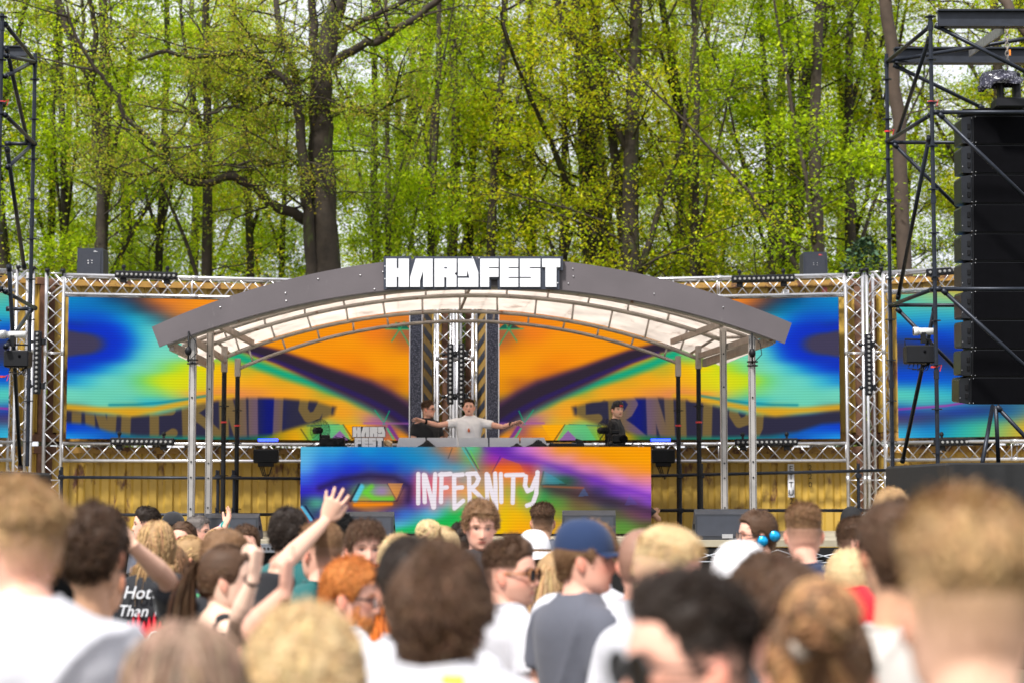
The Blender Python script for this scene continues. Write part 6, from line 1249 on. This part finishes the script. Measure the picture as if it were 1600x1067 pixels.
BLKF = ('black', (.01, .01, .01)); GOLDF = ('amber', (.35, .13, .03)); REDF = ('red', (.35, .02, .03))
V3 = lambda x, y, D: at(x, y, D)
# --- on the stage
def stg(*a, **k): return person(*a, group='performers on the stage', base=k.pop('base', FLZ), **k)
DJY = 28.1
pt, hlp, _ = stg('performer in a white T-shirt behind the booth with both arms stretched wide', 733, 622, DJY, 180, pitch=4, hair=('short', 'brown', .025, .006), skin='pink', shirt='brightwhite', base=FLZ + .18, mouth=1, vox=.006, arms={'R': (V3(684, 664, DJY - .1), V3(660, 657, DJY - .25), (-1, -.25, .22), (.3, -.6, -1), .12, {'spread': .22}), 'L': (V3(786, 667, DJY - .1), V3(803, 661, DJY - .25), (1, -.25, .22), (-.3, -.6, -1), .25)})
for nm_, a, b in (('R', V3(664, 658, DJY - .24), V3(667, 658.6, DJY - .23)), ('L', V3(797, 662.5, DJY - .2), V3(801, 661.5, DJY - .22))):
    m = MB(); m.tube(a, b, .034, 12); o = m.build('bracelet', BLK, None); o.parent = pt; o.matrix_parent_inverse = pt.matrix_basis.inverted() if False else (Matrix.Translation(pt.location) @ Matrix.Rotation(pt.rotation_euler.z, 4, 'Z')).inverted()
m = MB(); m.prism([(0, -.03), (.02, -.008), (.012, .02), (0, .035), (-.012, .012), (-.02, -.008)], (0, .16, 1.30 * _[3]), (1, 0, 0), (0, 0, 1), (0, 1, 0), -.03, .004); m.build('flame_print', mat('orange_print', (.6, .12, .02)), pt, local=True)
stg('performer in a black T-shirt and glasses looking right, behind the outstretched arm', 668, 624, 28.7, 150, head=108, base=FLZ + .12, hair=('quiff', 'brown', .04, .01), skin='pink', shirt='black', glasses=(BLKF, CLEARL, 0), vox=.006)
p3, hlp3, _3 = stg('performer in black with a backward cap looking over the shoulder, right of the booth panels', 962, 625, 27.9, 95, head=152, hair=('short', 'brown', .02, .008), skin='fair', shirt='black', hat=('cap', ('black', (.012, .012, .015)), 180), stub=.35, sleeve=1.0, vox=.006, base=FLZ + .05)
m = MB(); m.box(hlp3((0, .104, .052)), (.05, .012, .03), rotm(57), bev=.004); m.build('cap_patch', RED, p3, local=True)
# helper crouching behind the booth, a hand on the rail
# --- crowd, nearest first
C_ = person
C_('person nearest the camera at the right edge, curly dark-blond hair with faded sides', 1518, 762, 2.35, -4, hair=('quiff', 'dblond', .055, .006), skin='fair', shirt='offwhite', hs=1.0, fade=2)
C_('person in dark sunglasses with thick slicked dark hair, large in the foreground, looking left', 1098, 882, 2.85, -80, head=-112, hair=('quiff', 'dark', .055, .012), skin='pink', shirt='navy', glasses=(BLKF, DARKL, 1), stub=.3)
pt, hlp, _ = C_('person with streaky brown hair gathered in a pale claw clip in the lower right', 1280, 932, 3.1, 8, hair=('bun', 'streak', .05, .02), wk=.86, shirt='grey', skin='fair')
m = MB(); m.path([hlp((-.03, -.15, .085)), hlp((-.035, -.165, .065)), hlp((-.03, -.16, .045))], .013, 8)
for k in range(3): m.path([hlp((-.035, -.155, .08 - k * .014)), hlp((-.015, -.17, .08 - k * .014)), hlp((.0, -.16, .078 - k * .014))], .004, 5)
m.build('claw_clip', mat('pale_plastic_clip', (.7, .6, .5), .3), pt, smooth=True, local=True)
C_('person with brown hair bowing the head left, behind the claw-clip hair', 1235, 866, 4.1, -50, head=-70, pitch=-18, hair=('fringe', 'brown', .07, .05), wk=.88, skin='pink', shirt='darkgrey')
pt, hlp, inf = C_('person in the centre foreground seen from behind, swept brown hair, white T-shirt', 676, 852, 3.55, 12, hair=('mop', 'brown', .065, .035), fade=0, shirt='white', skin='fair', hunch=.085)
m = MB(); m.prism([(-.02, -.007), (.02, -.007), (.02, .007), (-.02, .007)], (.06, -.082, 1.495 * inf[3]), (1, 0, 0), (0, .5, 1), (0, -1, .3), 0, .012); m.build('yellow_tag', mat('yellow_tag', (.8, .6, .02)), pt, local=True)
C_('person with short dark hair half hidden behind the swept brown head', 645, 838, 4.9, -10, hair=('short', 'dark', .035, .02), shirt='white', skin='fair')
C_('person at the bottom centre-left with light fuzzy blond curls', 470, 944, 3.2, 10, hair=('curly', 'blond', .055, .04), fade=0, shirt='grey', skin='fair')
C_('short person mostly hidden by the blond curls, raising one hand with a pointing finger', 418, 948, 5.9, 5, hair=('short', 'brown', .03, .012), shirt='darkgrey', skin='pink', arms={'R': (V3(392, 985, 5.75), V3(446, 925, 5.7), (.06, .0, 1), (-1, .2, 0), 1.3, {'point': True})})
C_('person with long straight brown hair at the lower left, seen from behind', 288, 968, 2.95, -5, hair=('long', 'ash', .42, .4), wk=.85, shirt='darkgrey', skin='fair')
C_('tall person in a white T-shirt at the left edge, short dark-blond hair with faded nape', 38, 738, 3.75, -35, head=-62, fade=2, hair=('quiff', 'dblond', .04, .01), skin='pink', shirt='white', hunch=.08)
C_('person with tight brown curls and a navy top beside the tall left person', 148, 782, 5.3, 14, head=4, hair=('curly', 'curl', .045, .02), skin='tan', shirt='navy', hunch=-.04, wk=.93)
C_('person in a white T-shirt hidden behind the curly-haired head on the left', 158, 838, 6.2, 10, hair=('short', 'dark', .03, .01), shirt='white', skin='tan', hunch=-.05, wk=.92)
C_('person in a turquoise top reaching in at the left photo edge', -12, 850, 6.8, 30, hair=('short', 'brown', .03, .01), shirt='blue', skin='pink', arms={'R': (V3(2, 965, 6.2), V3(22, 925, 6.3), (.5, 0, .8), (0, -1, 0), .6)})
# middle rows
C_('person with brown curls facing the camera and looking down with a smile, centre', 750, 777, 10.0, 172, pitch=-14, hair=('curly', 'lbrown', .045, .012), skin='pink', shirt='darkgrey', vox=.0045)
C_('person in amber-framed sunglasses and white T-shirt looking right, dark quiff', 790, 834, 7.2, 60, head=110, hair=('quiff', 'brown', .045, .006), skin='pink', shirt='white', glasses=(GOLDF, DARKL, 1), stub=.45, vox=.0045)
C_('person with a long blond ponytail in a navy top', 866, 862, 8.4, 20, hair=('pony', 'dblond', .46, .02), wk=.86, shirt='navy', skin='tan')
pt, hlp, _ = C_('person in a navy baseball cap and grey T-shirt looking right', 905, 809, 6.6, 60, head=97, hair=('short', 'lbrown', .025, .015), skin='pink', shirt='grey', hat=('cap', ('navy', (.006, .022, .075)), 0), stub=.0, vox=.005)
m = MB(); m.lathe([(.016, 0), (.016, .006), (.004, .007)], hlp((-.088, -.01, .055)), 14, np.array(Matrix(Rh_ if False else ((1, 0, 0), (0, 1, 0), (0, 0, 1))) @ Matrix.Rotation(math.pi / 2, 3, 'X'))); 
m.build('cap_badge', WHT, pt, local=True)
C_('person with closely shaved head and ear showing, right of the navy cap', 999, 824, 6.5, 30, head=25, hair=('buzz', 'brown', .005, .003), skin='pink', shirt='white', fade=0)
C_('person with short blond hair bending forward to the right, white T-shirt, blurred', 1032, 816, 5.5, 50, head=95, pitch=-16, fade=2, hair=('side', 'blond', .022, .006), skin='pink', shirt='white', glasses=(BLKF, DARKL, 0))
pt, hlp, _ = C_('person looking left with blue mirrored sunglasses worn on the back of the head', 1188, 795, 10.2, -55, head=-97, hair=('side', 'brown', .04, .02), skin='pink', shirt='darkgrey', glasses=(BLKF, CLEARL, 0), stub=.15)
gc = at(1201, 841, 10.02); sg_ = thing('sunglasses', 'blue mirrored sunglasses on the back of the head of the person looking left', 'sunglasses', tuple(gc)); Rg = Matrix.Rotation(math.radians(-22), 3, 'Y')
for s_ in (-1, 1): m = MB(); m.lathe([(.002, .010), (.024, .008), (.029, 0), (.027, -.004)], gc + Rg @ Vector((s_ * .034, 0, 0)), 18, Matrix.Rotation(math.pi / 2, 3, 'X')); m.build('lens', BLUEL, sg_, smooth=True)
m = MB()
for s_ in (-1, 1): m.path([gc + Rg @ Vector((s_ * .034 + .029 * math.cos(a), 0, .029 * math.sin(a))) for a in np.linspace(0, 2 * math.pi, 21)], .0035, 6, caps=False); m.path([gc + Rg @ Vector((s_ * .06, 0, .01)), gc + Rg @ Vector((s_ * .068, .04, .012)), gc + Rg @ Vector((s_ * .066, .09, .01))], .003, 6)
m.build('frame', BLK, sg_, smooth=True)
C_('person with a sharp skin fade and brown top seen from behind, navy T-shirt, right', 1256, 782, 8.6, 3, hair=('quiff', 'lbrown', .04, .003), skin='pink', shirt='navy', fade=2)
C_('bearded person with glasses looking right at the right side', 1333, 806, 10.0, 50, head=84, hair=('side', 'brown', .035, .012), skin='pink', shirt='darkgrey', glasses=(BLKF, CLEARL, 0), beard=1, stub=.6)
C_('person with dark swept hair and white T-shirt beside the nearest right head', 1396, 776, 4.8, 8, head=-8, hair=('side', 'brown', .05, .022), fade=0, skin='tan', shirt='offwhite', hunch=-.03)
C_('person with sandy hair just above the dark swept head on the right', 1392, 760, 9.6, 0, hair=('short', 'dblond', .03, .015), skin='pink', shirt='grey', hunch=-.03)
C_('person in a red T-shirt with light blond hair on the right', 1324, 856, 7.8, 15, hair=('fringe', 'blond', .05, .03), wk=.9, skin='pink', shirt='red', hunch=.13)
C_('person in a white bucket hat, blurred, below the person looking left', 1158, 843, 5.4, 5, hair=('short', 'brown', .03, .02), skin='fair', shirt='grey', hat=('bucket', ('white', (.75, .75, .78)), 0))
C_('person with light hair and sunglasses pushed up, left of the smiling person', 688, 822, 9.2, 25, hair=('bun', 'blond', .1, .05), wk=.86, skin='fair', shirt='white')
C_('person with small dark curls behind the smiling person', 722, 814, 12.4, 10, hair=('curly', 'dark', .045, .03), skin='tan', shirt='grey')
C_('person with pale blond hair behind the dark short head, centre-left', 622, 834, 8.2, 5, hair=('short', 'blond', .03, .02), skin='fair', shirt='grey')
C_('person with messy brown fringe facing the camera with a wry smile', 570, 808, 8.8, 165, pitch=-3, hair=('fringe', 'brown', .06, .025), skin='pink', shirt='white', fade=0, vox=.0045)
C_('person with a spiky black quiff behind the messy-fringed person', 533, 802, 10.5, -20, head=-40, hair=('quiff', 'black', .065, .01), skin='pink', shirt='white')
C_('person with ginger hair, beard and glasses looking right', 540, 869, 6.7, 60, head=102, pitch=-8, hair=('side', 'ginger', .045, .025), fade=0, skin='pink', shirt='white', glasses=(BLKF, CLEARL, 0), beard=1, stub=.5, vox=.0045)
C_('person with long bright orange hair behind the ginger-haired person', 590, 880, 7.2, 20, hair=('long', 'orange', .4, .3), wk=.85, skin='fair', shirt='white')
C_('person with greying faded hair and glasses, teal T-shirt, looking away left', 503, 812, 8.0, -10, head=-42, hair=('short', 'lbrown', .03, .006), skin='pink', shirt='teal', glasses=(BLKF, DARKL, 0))
C_('person with dense dark curls and teal T-shirt seen from behind', 450, 790, 9.2, 0, hair=('curly', 'dark', .045, .018), skin='pink', shirt='teal')
C_('person in black raising both arms wide, open hand high in front of the booth', 350, 823, 7.5, 2, hair=('mop', 'lbrown', .05, .03), skin='fair', shirt='black', sleeve=.88, arms={'R': (V3(436, 886, 7.5), V3(508, 815, 8.0), (.42, .05, 1), (-.4, 1, .1), .08, {'spread': .2}), 'L': (V3(262, 905, 7.3), V3(205, 850, 7.1), (-.8, .1, .8), (0, 1, 0), .3)})
pt, hlp, inf = C_('person with long streaked blond hair and a black T-shirt printed in white and red', 243, 812, 9.6, 4, hair=('long', 'dblond', .25, .24), wk=.9, skin='fair', shirt='black')
kk = inf[3]
SHEAR[0] = .28
def back_print(txts, col, nm):
    m = MB()
    for tx, x, z, h in txts: text_prisms(m, tx, (x, 0, z * kk), (1, 0, 0), (0, .0, 1), (0, -1, 0), h, 0, .003)
    V = np.concatenate(m.v); V[:, 1] += -(.145 + .0) * np.sqrt(np.clip(1 - (V[:, 0] / .24) ** 2, .1, 1)) * (1 + 0 * V[:, 2]) - .004; m.v = [V]; m.build(nm, col, pt, local=True)
back_print([('Hotter', .0, 1.405, .062), ('Than Fire', .0, 1.315, .055)], WHT, 'back_lettering')
SHEAR[0] = 0; m = MB(); fl = [(-.1, 0)]
for k in range(8): fl += [(-.1 + k * .026 + .010, .05 + .02 * (k % 3)), (-.1 + k * .026 + .022, .012)]
fl += [(.11, 0), (.1, -.12), (-.1, -.12)]
m.prism(fl, (0, -.150, 1.22 * kk), (1, 0, 0), (0, 0, 1), (0, -1, 0), -.02, .004); m.build('flame_print', mat('red_print', (.6, .01, .03)), pt, local=True)
m = MB()
for s_ in (-1, 1): m.path([(s_ * .045 + .036 * math.cos(a), -.157, 1.17 * kk + .05 * math.sin(a)) for a in np.linspace(0, 2 * math.pi, 19)], .006, 5, caps=False)
for k in range(5): m.tube((-.07 + k * .035, -.157, 1.14 * kk), (-.07 + k * .035, -.157, 1.19 * kk), .004, 5)
m.build('ring_print', WHT, pt, local=True)
C_('person with a green patterned shirt next to the streaked blond hair', 268, 850, 10.2, -20, hair=('long', 'lbrown', .25, .2), wk=.9, skin='fair', shirt='green')
pv, _1, _2 = C_('person with brown ponytail and black vest raising a fist to the face, looking right', 346, 850, 7.1, 50, head=84, hair=('pony', 'brown', .42, .03), wk=.84, skin='pale', shirt='black', tank=True, bust=.2, vox=.0045, arms={'R': (V3(372, 965, 6.6), V3(396, 902, 6.55), (.15, 0, 1), (-1, .3, 0), 1.15)})
# back rows
C_('person with short dark hair in profile to the left, far back left', 233, 789, 14.8, -70, head=-98, hair=('quiff', 'dark', .04, .012), skin='pink', shirt='grey', vox=.006)
C_('person in a plain black cap seen from behind, far back left', 269, 798, 15.0, 20, hair=('short', 'dark', .02, .01), skin='pink', shirt='grey', hat=('cap', ('black', (.012, .014, .02)), 0))
C_('person in red-framed sunglasses with long brown hair facing the camera, far left', 288, 813, 13.4, -165, hair=('long', 'brown', .3, .3), wk=.85, skin='pink', shirt='grey', glasses=(REDF, DARKL, 1), vox=.006)
pg, _1, _2 = C_('person with short grey hair looking right, far back left', 305, 804, 15.2, 60, head=100, hair=('short', 'grey', .025, .01), skin='pink', shirt='grey', vox=.006, arms={'R': (V3(326, 838, 14.7), V3(352, 822, 14.5), (.35, 0, 1), (-.9, -.5, 0), .3)})
C_('person with tied streaky blond hair and dark sunglasses looking left', 300, 836, 10.8, -60, head=-98, hair=('bun', 'dblond', .1, .05), wk=.85, skin='tan', shirt='grey', glasses=(BLKF, DARKL, 1))
C_('person in black sunglasses facing the camera beside the raised fist', 385, 818, 11.6, 178, hair=('short', 'brown', .04, .015), skin='pink', shirt='grey', glasses=(BLKF, DARKL, 1), vox=.0055)
C_('person with neat brown hair seen from behind in front of the right of the booth', 848, 783, 13.6, 0, hair=('quiff', 'brown', .045, .012), skin='tan', shirt='grey', vox=.006)
C_('person in a floppy white bucket hat beside the neat brown head', 835, 826, 10.0, -10, hair=('short', 'lbrown', .03, .02), skin='fair', shirt='black', hat=('bucket', ('white', (.75, .75, .78)), 0))
C_('person with wavy light-brown hair behind the navy cap', 925, 812, 7.6, 10, hair=('mop', 'lbrown', .05, .03), skin='fair', shirt='white')
C_('person with dark hair at the bottom right behind the claw clip', 1195, 862, 5.2, 20, hair=('curly', 'curl', .05, .03), skin='fair', shirt='darkgrey')
# the hand on the rail right of the booth
pt, hlp, _ = stg('stagehand crouched behind the right end of the booth, one hand on the low pipe rail', 1001, 775, 28.95, 20, base=FLZ - .42, hair=('short', 'dark', .03, .01), skin='tan', shirt='darkgrey', vox=.007, arms={'R': (V3(1030, 812, 28.85), V3(1025, 803, 28.95), (0, .2, 1), (0, 1, -.3), 1.1)})

def wrist_rings(p_, a, b, cols, r):
    inv = (Matrix.Translation(p_.location) @ Matrix.Rotation(p_.rotation_euler.z, 4, 'Z')).inverted(); n = len(cols)
    for i, (nm, c) in enumerate(cols):
        q0, q1 = a.lerp(b, i / n), a.lerp(b, (i + .8) / n); m = MB(); m.tube(inv @ q0, inv @ q1, r, 14); m.build('bracelet', mat('band_' + nm, c, .6), p_, local=True)
wrist_rings(pg, V3(346, 826, 14.58), V3(353, 819, 14.5), [('red', (.5, .03, .05)), ('blue', (.04, .08, .4)), ('white', (.6, .6, .6)), ('teal', (.03, .3, .28))], .034)
wrist_rings(pv, V3(394.5, 907, 6.555), V3(395.5, 904, 6.55), [('dark', (.03, .02, .02))], .029)
